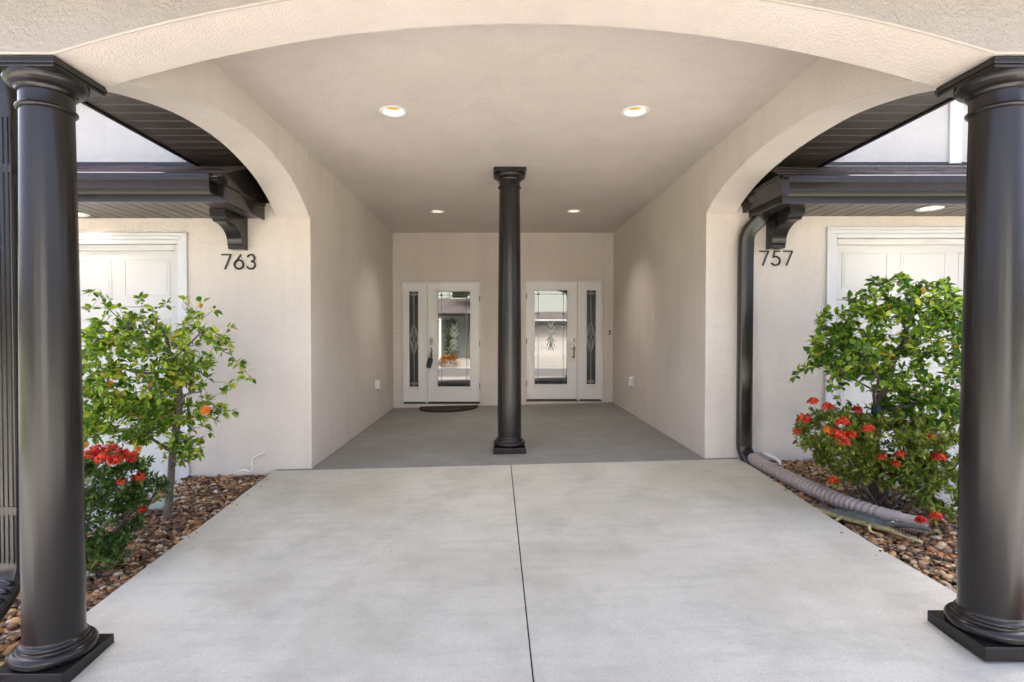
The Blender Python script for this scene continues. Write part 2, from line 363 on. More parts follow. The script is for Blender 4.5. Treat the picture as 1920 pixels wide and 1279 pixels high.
# garage fronts
GL = (-2.985, 2.085); GR = (3.165, 2.14)
WT = 3.5
b = MB(); b.box(GL[0]+.06, XL, YF, YF+.25, -.6, WT); b.box(-8.0, GL[0]+.06, YF, YF+.25, GL[1]+.05, WT); b.box(-8.0, -7.85, YF, YF+.25, -.6, GL[1]+.05)
b.build('front_wall', M['stucco_upper'] if False else st, house)
b = MB(); b.box(XR, GR[0]-.06, YF, YF+.25, -.6, WT); b.box(GR[0]-.06, 8.4, YF, YF+.25, GR[1]+.05, WT); b.box(8.25, 8.4, YF, YF+.25, -.6, GR[1]+.05)
b.build('front_wall', st, house)
bx('upper_wall', M['stucco_upper'], house, -8.0, -2.06, YF-.02, YF-.003, 2.72, WT)
bx('upper_wall', M['stucco_upper'], house, 2.27, 8.4, YF-.02, YF-.003, 2.72, WT)
bx('corner_trim', M['trim'], house, 4.19, 4.30, YF-.045, YF-.022, 2.80, WT-.05)
bx('outer_wall', st, house, -8.0, -7.75, YF+.26, 16, -.6, WT); bx('outer_wall', st, house, 8.15, 8.4, YF+.26, 16, -.6, WT); bx('rear_wall', st, house, -7.7, 8.1, 15.75, 16, -.6, WT)
# porch ceiling with holes for the recessed lights
LIGHTS = [(-.776, 4.153), (1.041, 4.153), (-.813, 7.585), (1.06, 7.555)]
LR = .082
def ceiling():
    bm = bmesh.new(); es = []
    def loop(pts):
        v = [bm.verts.new((x, y, HC)) for x, y in pts]
        for i in range(len(v)): es.append(bm.edges.new((v[i], v[(i+1) % len(v)])))
    loop([(XL-.01, 2.601), (XR+.01, 2.601), (XR+.01, YB+.01), (XL-.01, YB+.01)])
    for cx, cy in LIGHTS: loop([(cx+LR*math.cos(k*math.pi/16), cy+LR*math.sin(k*math.pi/16)) for k in range(32)])
    r = bmesh.ops.triangle_fill(bm, use_beauty=True, edges=es)
    me = bpy.data.meshes.new('porch_ceiling'); c = Vector((.11, 5.9, HC))
    for v in bm.verts: v.co -= c
    bmesh.ops.recalc_face_normals(bm, faces=bm.faces); bm.to_mesh(me); bm.free(); me.materials.append(M['stucco_smooth'])
    o = bpy.data.objects.new('porch_ceiling', me); col.objects.link(o); o.parent = house; o.location = c-ORG[house]
ceiling()
bx('ceiling_deck', M['dark'], house, XL-.2, XR+.2, 2.62, YB+.1, HC+.16, HC+.2)
# front arch
AX0, AX1, CRN = -1.82, 2.055, 2.683
acx = (AX0+AX1)/2; ah = (AX1-AX0)/2; rise = CRN-HCAP-.004; AR = (ah*ah+rise*rise)/(2*rise)
def zfront(x):
    if x <= AX0 or x >= AX1: return HCAP+.004
    return CRN-(AR-math.sqrt(max(0, AR*AR-(x-acx)**2)))
FY0, FY1 = 2.285, 2.602
FX0, FX1 = -2.135, 2.375
def arch_beam(name, mat, axis, us, zb, zt, w0, w1, mat2=None):
    m = MB(); P = (lambda u, w, z: (u, w, z)) if axis == 'x' else (lambda u, w, z: (w, u, z))
    vs = []
    for u in us: vs += [P(u, w0, zb(u)), P(u, w1, zb(u)), P(u, w0, zt(u)), P(u, w1, zt(u))]
    fs = []; n = len(us)
    for i in range(n-1):
        k = 4*i; q = k+4
        fs += [(k, q, q+1, k+1), (k+2, k+3, q+3, q+2), (k, k+2, q+2, q), (k+1, q+1, q+3, k+3)]
    fs += [(0, 1, 3, 2), (4*n-4, 4*n-2, 4*n-1, 4*n-3)]
    o = m.add(vs, fs).build(name, mat, house, bevel=.006)
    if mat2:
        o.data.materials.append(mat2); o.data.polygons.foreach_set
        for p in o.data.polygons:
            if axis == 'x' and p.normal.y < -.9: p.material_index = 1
    return o
us = [FX0, -1.98]+[AX0+(AX1-AX0)*i/56 for i in range(57)]+[2.2, FX1]
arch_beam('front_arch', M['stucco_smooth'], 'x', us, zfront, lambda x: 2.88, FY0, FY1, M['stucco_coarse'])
MB().tube([(x, FY0+.003, zfront(x)+.004) for x in us], .0065, 8).build('edge_bead', M['bead'], house, smooth=True)
zsL = spl([(2.60, zfront(XL)), (2.705, 2.442), (3.046, 2.54), (3.485, 2.627), (3.9, 2.655), (4.25, 2.635), (4.656, 2.552), (4.9, 2.452), (5.05, 2.365), (5.148, 2.30)])
zsR = spl([(2.60, zfront(XR)), (2.734, 2.448), (3.039, 2.53), (3.421, 2.593), (3.75, 2.607), (4.1, 2.6), (4.421, 2.57), (4.7, 2.52), (4.9, 2.462), (5.05, 2.405), (5.148, 2.345)])
yy = [2.604+(5.1485-2.604)*i/48 for i in range(49)]
arch_beam('side_arch', M['stucco_smooth'], 'y', yy, zsL, lambda y: HC+.06, XL-.31, XL)
arch_beam('side_arch', M['stucco_smooth'], 'y', yy, zsR, lambda y: HC+.06, XR, XR+.28)

# ---- columns (parts: shaft, base, capital)
def column(name, cx, cy, z0, z1, rb, rt, pl, label):
    c = sub(name, house, (cx, cy, z0)); c['label'] = label
    ph = .062
    pb = MB().box(cx-pl/2, cx+pl/2, cy-pl/2, cy+pl/2, z0, z0+ph).build('plinth', M['bronze'], c, bevel=.004)
    T = .026
    prof = [(rb*.6, ph), (pl*.40, ph)]
    for k in range(-8, 9): q = math.pi/2*k/8; prof.append((pl*.435+T*math.cos(q)*.95, ph+T+T*math.sin(q)))
    zt = ph+2*T
    prof += [(rb+.020, zt+.002), (rb+.020, zt+.010), (rb+.012, zt+.012), (rb+.012, zt+.022)]
    for k in range(6): q = math.pi/2*k/5; prof.append((rb+.010-.010*math.sin(q), zt+.024+.018*(1-math.cos(q))))
    prof.append((rb*.6, zt+.045))
    MB().lathe(prof, (cx, cy, z0), 64).build('base', M['bronze'], c, smooth=True, ang=50)
    h = z1-z0; ab = .044; zn = h-ab-.128
    sp = [(rb*.999, zt+.040)]
    for k in range(13):
        t = k/12; rr = rb if t < .25 else rb-(rb-rt)*((t-.25)/.75)**1.35
        sp.append((rr, zt+.045+(zn-zt-.045)*t))
    sp.append((rt, h-ab-.045))
    MB().lathe(sp, (cx, cy, z0), 64, cap=False).build('shaft', M['bronze'], c, smooth=True)
    cp = [(rt*.9, zn-.014)]
    for k in range(-6, 7): q = math.pi/2*k/6; cp.append((rt+.003+.011*math.cos(q), zn+.010*math.sin(q)))
    cp += [(rt+.002, zn+.014), (rt+.002, h-ab-.062), (rt+.012, h-ab-.060), (rt+.014, h-ab-.046)]
    rmax = pl*.485
    for k in range(9): q = math.pi/2*k/8; cp.append((rt+.016+(rmax-rt-.016)*math.sin(q), h-ab-.044+.036*(1-math.cos(q))))
    cp += [(rmax, h-ab-.001), (rt*.5, h-ab-.001)]
    MB().lathe(cp, (cx, cy, z0), 64).build('capital', M['bronze'], c, smooth=True, ang=50)
    a = pl/2; m = MB(); m.box(cx-a+.006, cx+a-.006, cy-a+.006, cy+a-.006, z1-ab, z1-ab*.72); m.box(cx-a, cx+a, cy-a, cy+a, z1-ab*.7199, z1-ab*.25); m.box(cx-a+.004, cx+a-.004, cy-a+.004, cy+a-.004, z1-ab*.2499, z1)
    m.build('abacus', M['bronze'], c, bevel=.003)
column('column', -1.982, 2.442, G(-1.982, 2.44)-.004, HCAP, .1145, .0985, .314, 'large dark bronze column on the left of the driveway')
column('column', 2.216, 2.447, G(2.216, 2.44)-.003, HCAP, .1145, .0985, .314, 'large dark bronze column on the right of the driveway')
column('column', .135, 5.70, .002, HC-.002, .123, .106, .332, 'slender dark bronze column standing alone in front of the doors')

# ---- porch side eaves: soffit panels, fascia
SZ = 2.75
def porch_eave(x_in, x_out, ye):
    s = 1 if x_out > x_in else -1
    e = sub('porch_eave', house, ((x_in+x_out)/2, 3.6, SZ))
    pitch = .1437; y = 1.95; k = 0
    while y < YF-.03:
        y1 = min(y+pitch-.004, YF-.024)
        m = MB(); m.box(x_in, x_out-s*.026, y, y1, SZ, SZ+.014); m.build('soffit_panel', M['bronze_soffit'], e, bevel=.005)
        y += pitch; k += 1
    bx('soffit_backing', M['bronze_soffit'], e, x_in, x_out-s*.02, 1.94, YF-.03, SZ+.016, SZ+.022)
    bx('fascia', M['bronze_metal'], e, x_out-s*.024, x_out, 1.90, YF-.022, SZ-.016, SZ+.17, bevel=.003)
    # gutter on the outside
    P = [(0,0),(.07,0),(.085,.03),(.085,.055),(.118,.10),(.118,.115),(.105,.115),(.10,.108),(.0,.108)]
    MB().prism([(x_out+s*(.001+a), 1.9, SZ+.03+b_) for a, b_ in P], (0, YF-1.95, 0)).build('gutter', M['bronze_metal'], e)
porch_eave(-2.052, -2.715, YF); porch_eave(2.242, 2.955, YF)
# porch and main roofs (above the frame, but they cast the shade)
def roof_plane(pts, name='roof_slope', mat=None):
    a = [Vector(p) for p in pts]; n = (a[1]-a[0]).cross(a[2]-a[0]).normalized()
    if n.z < 0: n = -n
    MB().prism(a, n*.06).build(name, mat or M['shingle'], house)
# hip roof with a level front soffit, unseen, added to shade the facade
fe = sub('porch_eave', house, (.12, 1.9, SZ))
x = -2.69; k = 0
while x < 2.93:
    x1 = min(x+.1437-.004, 2.93); MB().box(x, x1, 1.626, 2.284 if -2.13 < x < 2.37 else 1.945, SZ+.002*(k % 2), SZ+.014).build('soffit_panel', M['bronze_soffit'], fe, bevel=.0025); x += .1437; k += 1
bx('fascia', M['bronze_metal'], fe, -2.715, 2.955, 1.60, 1.624, SZ-.016, SZ+.17, bevel=.003)
MB().prism([(-2.83, 1.599-a, SZ+.03+b_) for a, b_ in [(0,0),(.07,0),(.085,.03),(.085,.055),(.118,.10),(.118,.115),(.105,.115),(.10,.108),(.0,.108)]], (5.9, 0, 0)).build('gutter', M['bronze_metal'], fe)
roof_plane([(-2.85,1.47,2.90),(-2.85,8.5,2.90),(.12,8.5,4.2),(.12,4.5,4.2)]); roof_plane([(3.09,1.47,2.90),(3.09,8.5,2.90),(.12,8.5,4.2),(.12,4.5,4.2)]); roof_plane([(-2.85,1.47,2.90),(3.09,1.47,2.90),(.12,4.5,4.2)])
roof_plane([(-8.4,5.06,3.50),(8.8,5.06,3.50),(4.5,10.5,5.9),(-4.1,10.5,5.9)]); roof_plane([(-8.4,16.4,3.50),(8.8,16.4,3.50),(4.5,10.5,5.9),(-4.1,10.5,5.9)])
roof_plane([(-8.4,5.06,3.50),(-8.4,16.4,3.50),(-4.1,10.5,5.9)]); roof_plane([(8.8,5.06,3.50),(8.8,16.4,3.50),(4.5,10.5,5.9)])
bx('upper_soffit', M['bronze_soffit'], house, -8.3, -2.75, 5.06, YF-.03, 3.45, 3.47); bx('upper_soffit', M['bronze_soffit'], house, 3.0, 8.7, 5.06, YF-.03, 3.45, 3.47)
bx('upper_fascia', M['bronze_metal'], house, -8.35, 8.75, 5.02, 5.05, 3.42, 3.53)

# ---- garage pent eaves
def garage_eave(xe, s, z0, yg, wrap):
    """xe: inner end, s: outward direction, z0: soffit height, yg: gutter front"""
    e = sub('garage_eave', house, (xe+s*1.0, (yg+YF)/2, z0))
    x2 = xe+s*5.6
    GP = [(0,.012),(.0,.0),(.075,.0),(.082,.03),(.082,.052),(.098,.075),(.118,.098),(.118,.118),(.125,.128),(.125,.150),(.118,.156),(.11,.150),(.11,.12),(.0,.12)]
    yb = yg+.125
    gx = xe+s*(.0 if wrap else .075)
    MB().prism([(gx, yb-a, z0+.028+q) for a, q in GP], (x2-gx, 0, 0)).build('gutter', M['bronze_metal'], e, smooth=True, ang=25)
    bx('fascia', M['bronze_metal'], e, xe+s*.004, x2, yb+.001, yb+.022, z0-.018, z0+.15, bevel=.002)
    # end return back to the wall
    if wrap:
        MB().prism([(xe+s*.001-s*(a-.0)*.75, yb-.125*0-.125+.0, z0+.028+q) for a, q in GP], (0, YF-.012-(yb-.125), 0)).build('gutter_return', M['bronze_metal'], e, smooth=True, ang=25)
        bx('end_fascia', M['bronze_metal'], e, xe+s*.003, xe+s*.022, yb+.024, YF-.004, z0-.018, z0+.13)
    else:
        m = MB(); m.box(xe, xe+s*.02, yb-.01, YF-.004, z0-.016, z0+.165); m.box(xe-s*.012, xe-s*.0005, yb-.008, YF-.005, z0+.11, z0+.168)
        m.build('end_fascia', M['bronze_metal'], e, bevel=.002)
        bx('gutter_end_cap', M['bronze_metal'], e, gx-s*.003, gx-s*.0005, yg-.002, yb, z0+.028, z0+.178)
    x = xe+s*.024; pw = .1075
    for k in range(22):
        m = MB(); m.box(x, x+s*(pw-.008), yb+.024, YF-.004, z0+.001*(k % 2), z0+.012); m.build('soffit_panel', M['bronze_soffit'], e, bevel=.002); x += s*pw
    bx('soffit_panel', M['bronze_soffit'], e, x, x2, yb+.024, YF-.004, z0, z0+.012)
    bx('soffit_backing', M['dark'], e, xe+s*.023, x2, yb+.023, YF-.004, z0+.0125, z0+.02)
    # pent roof: deck and shingles in courses
    slope = (2.80-(z0+.165))/(YF-yg-.03)
    zr = lambda y: z0+.155+slope*(y-yg-.03)
    MB().prism([(xe-s*.008, yg+.10, zr(yg+.10)-.02), (xe-s*.008, YF-.004, zr(yg+.10)-.02), (xe-s*.008, YF-.004, zr(YF)+.012), (xe-s*.008, yg+.10, zr(yg+.10)+.012)], (s*.024, 0, 0)).build('end_shade_plate', M['bronze_metal'], e)  # dark plate standing in for the shade on the roof end and wall
    bx('wall_shade_strip', M['bronze_metal'], e, xe-s*.112, xe-s*.009, YF-.012, YF-.002, z0+.14, 2.80)  # dark strip laid on the wall to imitate the shade there
    MB().hexa([(xe+s*.02,yg+.03,zr(yg+.03)-.03),(x2,yg+.03,zr(yg+.03)-.03),(x2,YF-.022,zr(yg+.03)-.03),(xe+s*.02,YF-.022,zr(yg+.03)-.03),
               (xe+s*.02,yg+.03,zr(yg+.03)-.012),(x2,yg+.03,zr(yg+.03)-.012),(x2,YF-.022,zr(YF-.022)-.012),(xe+s*.02,YF-.022,zr(YF-.022)-.012)]).build('roof_deck', M['dark'], e)
    rnd = random.Random(int(z0*1000)); ex = .135; n = int((YF-yg-.05)/ex)+1
    for j in range(n):
        ya = yg+.012+j*ex; yb2 = min(ya+ex+.03, YF-.022)
        x = xe+s*.017
        while abs(x-xe) < 2.6:
            wd = rnd.uniform(.14, .34); x1 = x+s*wd; th = rnd.choice((.007, .011, .013)); dy = rnd.choice((0, 0, .012))
            a, q = (x, x1-s*.003)
            m = MB(); m.hexa([(a,ya+dy,zr(ya+dy)),(q,ya+dy,zr(ya+dy)),(q,yb2,zr(yb2)-.008),(a,yb2,zr(yb2)-.008),(a,ya+dy,zr(ya+dy)+th),(q,ya+dy,zr(ya+dy)+th),(q,yb2,zr(yb2)-.002),(a,yb2,zr(yb2)-.002)])
            m.build('shingle', M['shingle'], e); x = x1
        MB().hexa([(x,ya,zr(ya)),(x2,ya,zr(ya)),(x2,yb2,zr(yb2)-.008),(x,yb2,zr(yb2)-.008),(x,ya,zr(ya)+.01),(x2,ya,zr(ya)+.01),(x2,yb2,zr(yb2)-.002),(x,yb2,zr(yb2)-.002)]).build('shingle', M['shingle'], e)
    MB().box(xe+s*.02, x2, YF-.03, YF-.0205, 2.785, 2.815).build('flashing', M['bronze_metal'], e)
garage_eave(-2.161, -1, 2.300, 4.29, False)
garage_eave(2.352, 1, 2.318, 4.43, True)
# ---- eave brackets
def bracket(x0, x1, zt, zb):
    yt, yb_ = YF-.43, YF-.11
    P = [(YF-.001, zt), (yt, zt), (yt, zt-.055), (yt+.018, zt-.058), (yt+.018, zt-.075), (yt+.045, zt-.085), (yt+.06, zt-.10)]
    n = 10
    for k in range(n+1):
        q = math.pi/2*k/n; P.append((yt+.075+(yb_-yt-.075-.012)*math.sin(q)*1.0, zt-.10-(zt-.10-zb-.05)*(1-math.cos(q))))
    P += [(yb_-.012, zb+.045), (yb_, zb+.028), (yb_, zb+.002), (yb_+.01, zb), (YF-.001, zb)]
    MB().prism([(x0, y, z) for y, z in P], (x1-x0, 0, 0)).build('eave_bracket', M['bronze'], house, bevel=.003)
bracket(-2.458, -2.322, 2.298, 2.0); bracket(2.515, 2.645, 2.316, 2.008)

# ---- garage doors
def garage_door(xi, s, zt, zb, tx, label):
    d = sub('garage_door', house, (xi+s*1.4, YF+.1, zb)); d['label'] = label
    x2 = xi+s*4.7; yd = YF+.085
    m = MB(); tw = .1
    # brick mould trim: stepped
    for (a, c, p) in ((0, .028, .020), (.028, .062, .012), (.062, tw, .0)):
        m.box(tx+s*a, tx+s*(c-.0005), YF-.004-p, YF+.10, zb-.1, zt+tw-a)
        m.box(tx+s*c, x2, YF-.004-p, YF+.10, zt+tw-c+.0005, zt+tw-a)
    m.build('door_trim', M['trim'], d, bevel=.003)
    MB().box(xi, xi+s*.055, yd-.035, yd+.02, zb, zt-.001).box(xi+s*.056, x2, yd-.035, yd+.02, zt-.055, zt-.001).build('jamb_stop', M['garage'], d, bevel=.004)
    sec = (zt-.03-zb)/4
    zs = [zt-.03-sec*(k+1) for k in range(4)]
    for k, z in enumerate(zs):
        xa = xi+s*.02; bx('door_section', M['garage'], d, xa, x2, yd+.012, yd+.05, z+.002, z+sec-.002, bevel=.004)
        x = xi+s*.125; 
        while abs(x-xi) < 2.6:
            # raised panel with a moulded frame
            for (ins, dep) in ((0, .0095), (.022, .0045)): pass
            wd = .44; za, zb2 = z+.105, z+.45
            fr = MB(); t = .014
            fr.box(x, x+s*wd, yd+.007, yd+.0115, za, za+t); fr.box(x, x+s*wd, yd+.007, yd+.0115, zb2-t, zb2)
            fr.box(x, x+s*t, yd+.007, yd+.0115, za+t+.0005, zb2-t-.0005); fr.box(x+s*(wd-t), x+s*wd, yd+.007, yd+.0115, za+t+.0005, zb2-t-.0005)
            fr.build('panel_moulding', M['garage'], d, bevel=.003)
            bx('door_panel', M['garage'], d, x+s*.03, x+s*(wd-.03), yd+.009, yd+.0115, za+.03, zb2-.03, bevel=.004)
            x += s*(wd+.115)
    bx('door_seal', M['rubber'], d, xi+s*.02, x2, yd+.01, yd+.045, zs[-1]-.012, zs[-1])
garage_door(-2.985, -1, 2.065, -.19, -2.885, 'white panelled garage door beside number 763'); garage_door(3.165, 1, 2.12, -.08, 3.08, 'white panelled garage door beside number 757')

# ---- entry doors
def ribbon(m, pts, wd, y, th=.004):
    """flat strip following a polyline in the x-z plane"""
    n = len(pts)
    for i in range(n-1):
        a = Vector((pts[i][0], 0, pts[i][1])); c = Vector((pts[i+1][0], 0, pts[i+1][1])); t = (c-a)
        if t.length < 1e-6: continue
        t.normalize(); q = Vector((-t.z, 0, t.x))*wd/2; e = t*wd*.3
        p = [a-q-e, c-q+e, c+q+e, a+q-e]
        m.add([(v.x, y, v.z) for v in p]+[(v.x, y-th, v.z) for v in p], [(0,1,2,3),(4,7,6,5),(0,4,5,1),(1,5,6,2),(2,6,7,3),(3,7,4,0)])
def petal(m, x, z, ang, L, W, y, th=.006):
    c, s_ = math.sin(ang), math.cos(ang); P = []
    for k in range(7): t = k/6; P.append((t*L, W*math.sin(math.pi*t**.8)))
    P += [(t, -w_) for t, w_ in P[-2:0:-1]]
    m.prism([(x+t*c+w_*s_, y, z+t*s_-w_*c) for t, w_ in P], (0, -th, 0))
def entry(o0, o1, zb, zt, side, label):
    """side=-1: sidelight on the left"""
    d = sub('entry_door', house, ((o0+o1)/2, YB+.1, zb)); d['label'] = label
    yf = YB+.10; wt = M['white_door']
    W = o1-o0
    def mx(t): return o0+t if side < 0 else o1-t     # distance from the sidelight side
    def b2(name, mat, t0, t1, y0, y1, z0, z1, bev=0): return bx(name, mat, d, min(mx(t0), mx(t1)), max(mx(t0), mx(t1)), y0, y1, z0, z1, bevel=bev)
    b2('door_frame', wt, .001, .022, yf-.03, yf+.08, zb+.001, zt-.001, .002); b2('door_frame', wt, W-.022, W-.001, yf-.03, yf+.08, zb+.001, zt-.001, .002)
    b2('door_frame', wt, .0225, W-.0225, yf-.03, yf+.08, zt-.024, zt-.001, .002)
    b2('mullion', wt, .395, .432, yf-.032, yf+.08, zb+.002, zt-.0245, .003)
    b2('threshold', M['oilbronze'], .023, W-.023, yf-.06, yf+.08, zb+.0015, zb+.012)
    zg0, zg1 = zb+.285, zt-.165
    # sidelight
    def leafed(t0, t1, g0, g1, nm):
        m = MB()
        for a, c, z0, z1 in ((t0, g0, zb+.03, zt-.026), (g1, t1, zb+.03, zt-.026), (g0+.0003, g1-.0003, zb+.03, zg0), (g0+.0003, g1-.0003, zg1, zt-.026)):
            m.box(mx(a), mx(c), yf, yf+.045, z0, z1)
        m.build(nm, wt, d)
        m = MB(); t = .034
        for a, c, z0, z1 in ((g0-.03, g1+.03, zg0-.03, zg0+.004), (g0-.03, g1+.03, zg1-.004, zg1+.03), (g0-.03, g0+.004, zg0+.0045, zg1-.0045), (g1-.004, g1+.03, zg0+.0045, zg1-.0045)):
            m.box(mx(a), mx(c), yf-.022, yf-.0005, z0, z1)
        m.build('glazing_bead', wt, d, bevel=.006)
    leafed(.0235, .394, .118, .277, 'sidelight_panel')
    b2('sidelight_pane', M['glass_rain'], .1185, .2765, yf+.016, yf+.024, zg0+.0005, zg1-.0005)
    yg = yf+.0155; m = MB(); c = .1975; zm = (zg0+zg1)/2; hh = .25
    ribbon(m, [(mx(c), zg0+.005), (mx(c), zm-hh)], .007, yg); ribbon(m, [(mx(c), zm+hh), (mx(c), zg1-.005)], .007, yg)
    for sg in (-1, 1):
        ribbon(m, [(mx(c+sg*.062*math.sin(math.pi*k/16)**.8), zm-hh+2*hh*k/16) for k in range(17)], .009, yg)
        ribbon(m, [(mx(c+sg*.034*math.sin(math.pi*k/10)), zm+.04+.17*k/10) for k in range(11)], .007, yg)
        ribbon(m, [(mx(c+sg*.034*math.sin(math.pi*k/10)), zm-.04-.17*k/10) for k in range(11)], .007, yg)
        ribbon(m, [(mx(c-sg*.05), zm-.07), (mx(c+sg*.05), zm+.07)], .008, yg)
        for zz in (.05, .10, .14): ribbon(m, [(mx(c), zm+zz-.01), (mx(c+sg*.04), zm+zz+.05)], .006, yg); ribbon(m, [(mx(c), zm-zz+.01), (mx(c+sg*.04), zm-zz-.05)], .006, yg)
    for zz in (zg0+.05, zg1-.05): ribbon(m, [(mx(.122), zz), (mx(.273), zz)], .006, yg); ribbon(m, [(mx(.16), zz-.02), (mx(.16), zz+.02), (mx(.235), zz+.02), (mx(.235), zz-.02), (mx(.16), zz-.02)], .007, yg)
    m.build('sidelight_came', M['came'], d)
    b2('sidelight_gap', M['black'], .03, .39, yf-.006, yf+.01, zb+.012, zb+.0295)
    # leaf
    L0, L1 = .436, W-.026
    gc0, gc1 = .602, 1.160
    leafed(L0, L1, gc0, gc1, 'door_leaf')
    b2('door_pane', M['glass'], gc0+.0005, gc1-.0005, yf+.016, yf+.024, zg0+.0005, zg1-.0005)
    m = MB(); k = .065
    for t in (gc0+k, gc1-k): ribbon(m, [(mx(t), zg0+.006), (mx(t), zg1-.006)], .007, yg)
    for z in (zg0+k, zg1-k): ribbon(m, [(mx(gc0+.006), z), (mx(gc1-.006), z)], .007, yg)
    for t in (gc0+k, gc1-k):
        for z in (zg0+k, zg1-k, zg1-.40): ribbon(m, [(mx(t)-.012, z), (mx(t)+.012, z)], .024, yg)
    m.build('door_came', M['came_dark'], d)
    c = (gc0+gc1)/2; zc = zm+.02
    for zz, ang, L, Wd in [(.03, 0, .24, .022), (.02, .42, .20, .022), (.02, -.42, .20, .022), (.0, .75, .14, .02), (.0, -.75, .14, .02), (.1, .3, .19, .018), (.1, -.3, .19, .018)]:
        for up in (1, -1):
            m = MB(); petal(m, mx(c), zc+up*zz, ang if up > 0 else math.pi-ang, L*.92, Wd*.62, yg-.0005); m.build('bevelled_petal', M['frost'], d)
    # hinges on the far side
    for hz in (.30, 1.02, 1.78): b2('hinge', M['oilbronze'], W-.032, W-.018, yf-.036, yf-.0305, zb+hz-.05, zb+hz+.05)
    # lockset
    lx = L0+.06
    if side < 0:
        MB().prism([(mx(lx)+.03*math.copysign(abs(math.cos(q))**.6, math.cos(q)), yf-.001, zb+1.06+.062*math.copysign(abs(math.sin(q))**.6, math.sin(q))) for q in [2*math.pi*k/20 for k in range(20)]], (0, -.022, 0)).build('keypad_lock', M['nickel'], d, bevel=.004)
        for r_ in range(4):
            for c_ in (-1, 0, 1): bx('keypad_button', M['black'], d, mx(lx)+c_*.014-.005, mx(lx)+c_*.014+.005, yf-.0255, yf-.0232, zb+1.02+r_*.024, zb+1.034+r_*.024)
    else:
        bx('deadbolt_plate', M['nickel'], d, mx(lx)-.034, mx(lx)+.034, yf-.014, yf-.001, zb+1.0, zb+1.075, bevel=.004)
        MB().lathe([(.0, 0), (.019, 0), (.019, .012), (.0, .012)], (0, 0, 0), 20, cap=False).build('deadbolt', M['oilbronze'], d, org=(0,0,0)).matrix_basis = Matrix.Translation(Vector((mx(lx), yf-.0145, zb+1.037))-ORG[d])@Matrix.Rotation(R(90), 4, 'X')
    z1 = zb+.93
    bx('handle_plate', M['nickel'], d, mx(lx)-.033, mx(lx)+.033, yf-.012, yf-.001, z1-.055, z1+.04, bevel=.004)
    MB().tube([(mx(lx), yf-.012, z1+.0), (mx(lx)+.008, yf-.05, z1-.005), (mx(lx)+.006, yf-.062, z1-.06), (mx(lx), yf-.055, z1-.14), (mx(lx), yf-.015, z1-.195)], [.012,.011,.011,.010,.011], 10).build('handle_grip', M['oilbronze'], d, smooth=True)
    bx('handle_foot', M['nickel'], d, mx(lx)-.026, mx(lx)+.026, yf-.011, yf-.001, z1-.235, z1-.165, bevel=.004)
    return mx(lx), yf, z1
hx, hy, hz = entry(OL[0], OL[1], .019, OL[2], -1, 'white entry door with glass reflecting the street, sidelight on its left')
entry(OR[0], OR[1], .063, OR[2], 1, 'white entry door with bright bevelled glass, sidelight on its right')
for o0, o1, zt in ((OL[0], OL[1], OL[2]), (OR[0], OR[1], OR[2])): bx('door_backing', M['dark'], house, o0-.05, o1+.05, YB+.21, YB+.25, -.1, zt+.05)

# ------------------------------------------------------------------ things fixed to the house
PORCH_W, EAVE_W = 7.5, 1
def lamp(x, y, z, watts, ang=150, blend=.8):
    d = bpy.data.lights.new('lamp', 'SPOT'); d.energy = watts; d.color = (1, .90, .78); d.spot_size = R(ang); d.spot_blend = blend; d.shadow_soft_size = .006
    o = bpy.data.objects.new('lamp', d); col.objects.link(o); o.location = (x, y, z)
def can_light(x, y, z, label, shallow=False, group=None):
    t = empty('recessed_light', (x, y, z)); tag(t, label, 'ceiling light', group)
    ro = .102
    if shallow:
        MB().lathe([(.06, -.001), (ro, -.001), (ro+.002, -.006), (ro-.008, -.012), (.085, -.011), (.06, -.004)], (x, y, z), 40, cap=False).build('trim_ring', M['white'], t, smooth=True)
        MB().lathe([(.0, -.003), (.062, -.003)], (x, y, z), 32, cap=False).build('lens', M['lens'], t); lamp(x, y, z-.035, EAVE_W); return
    MB().lathe([(LR-.002, -.001), (ro, -.001), (ro+.002, -.005), (ro-.006, -.010), (LR+.004, -.009), (LR-.004, -.002)], (x, y, z), 48, cap=False).build('trim_ring', M['white'], t, smooth=True)
    MB().lathe([(LR-.003, -.004), (LR-.006, .006), (.058, .024), (.054, .026)], (x, y, z), 48, cap=False).build('reflector', M['reflector'], t, smooth=True)
    MB().lathe([(.0, .026), (.056, .026)], (x, y, z), 40, cap=False).build('led_disc', M['led'], t)
    lamp(x, y, z+.022, PORCH_W, 112, 1)
can_light(*LIGHTS[0], HC, 'white recessed light near the front of the porch ceiling, left one', group='recessed lights in the porch ceiling')
can_light(*LIGHTS[1], HC, 'white recessed light near the front of the porch ceiling, right one', group='recessed lights in the porch ceiling')
can_light(*LIGHTS[2], HC, 'small white recessed light deep in the porch ceiling, left of the lone column', group='recessed lights in the porch ceiling')
can_light(*LIGHTS[3], HC, 'small white recessed light deep in the porch ceiling, right of the lone column', group='recessed lights in the porch ceiling')
can_light(-3.76, 4.93, 2.299, 'white round light in the dark eave above the left garage door', True, 'lights in the garage eaves')
can_light(3.76, 4.79, 2.317, 'white round light in the dark eave above the right garage door', True, 'lights in the garage eaves')

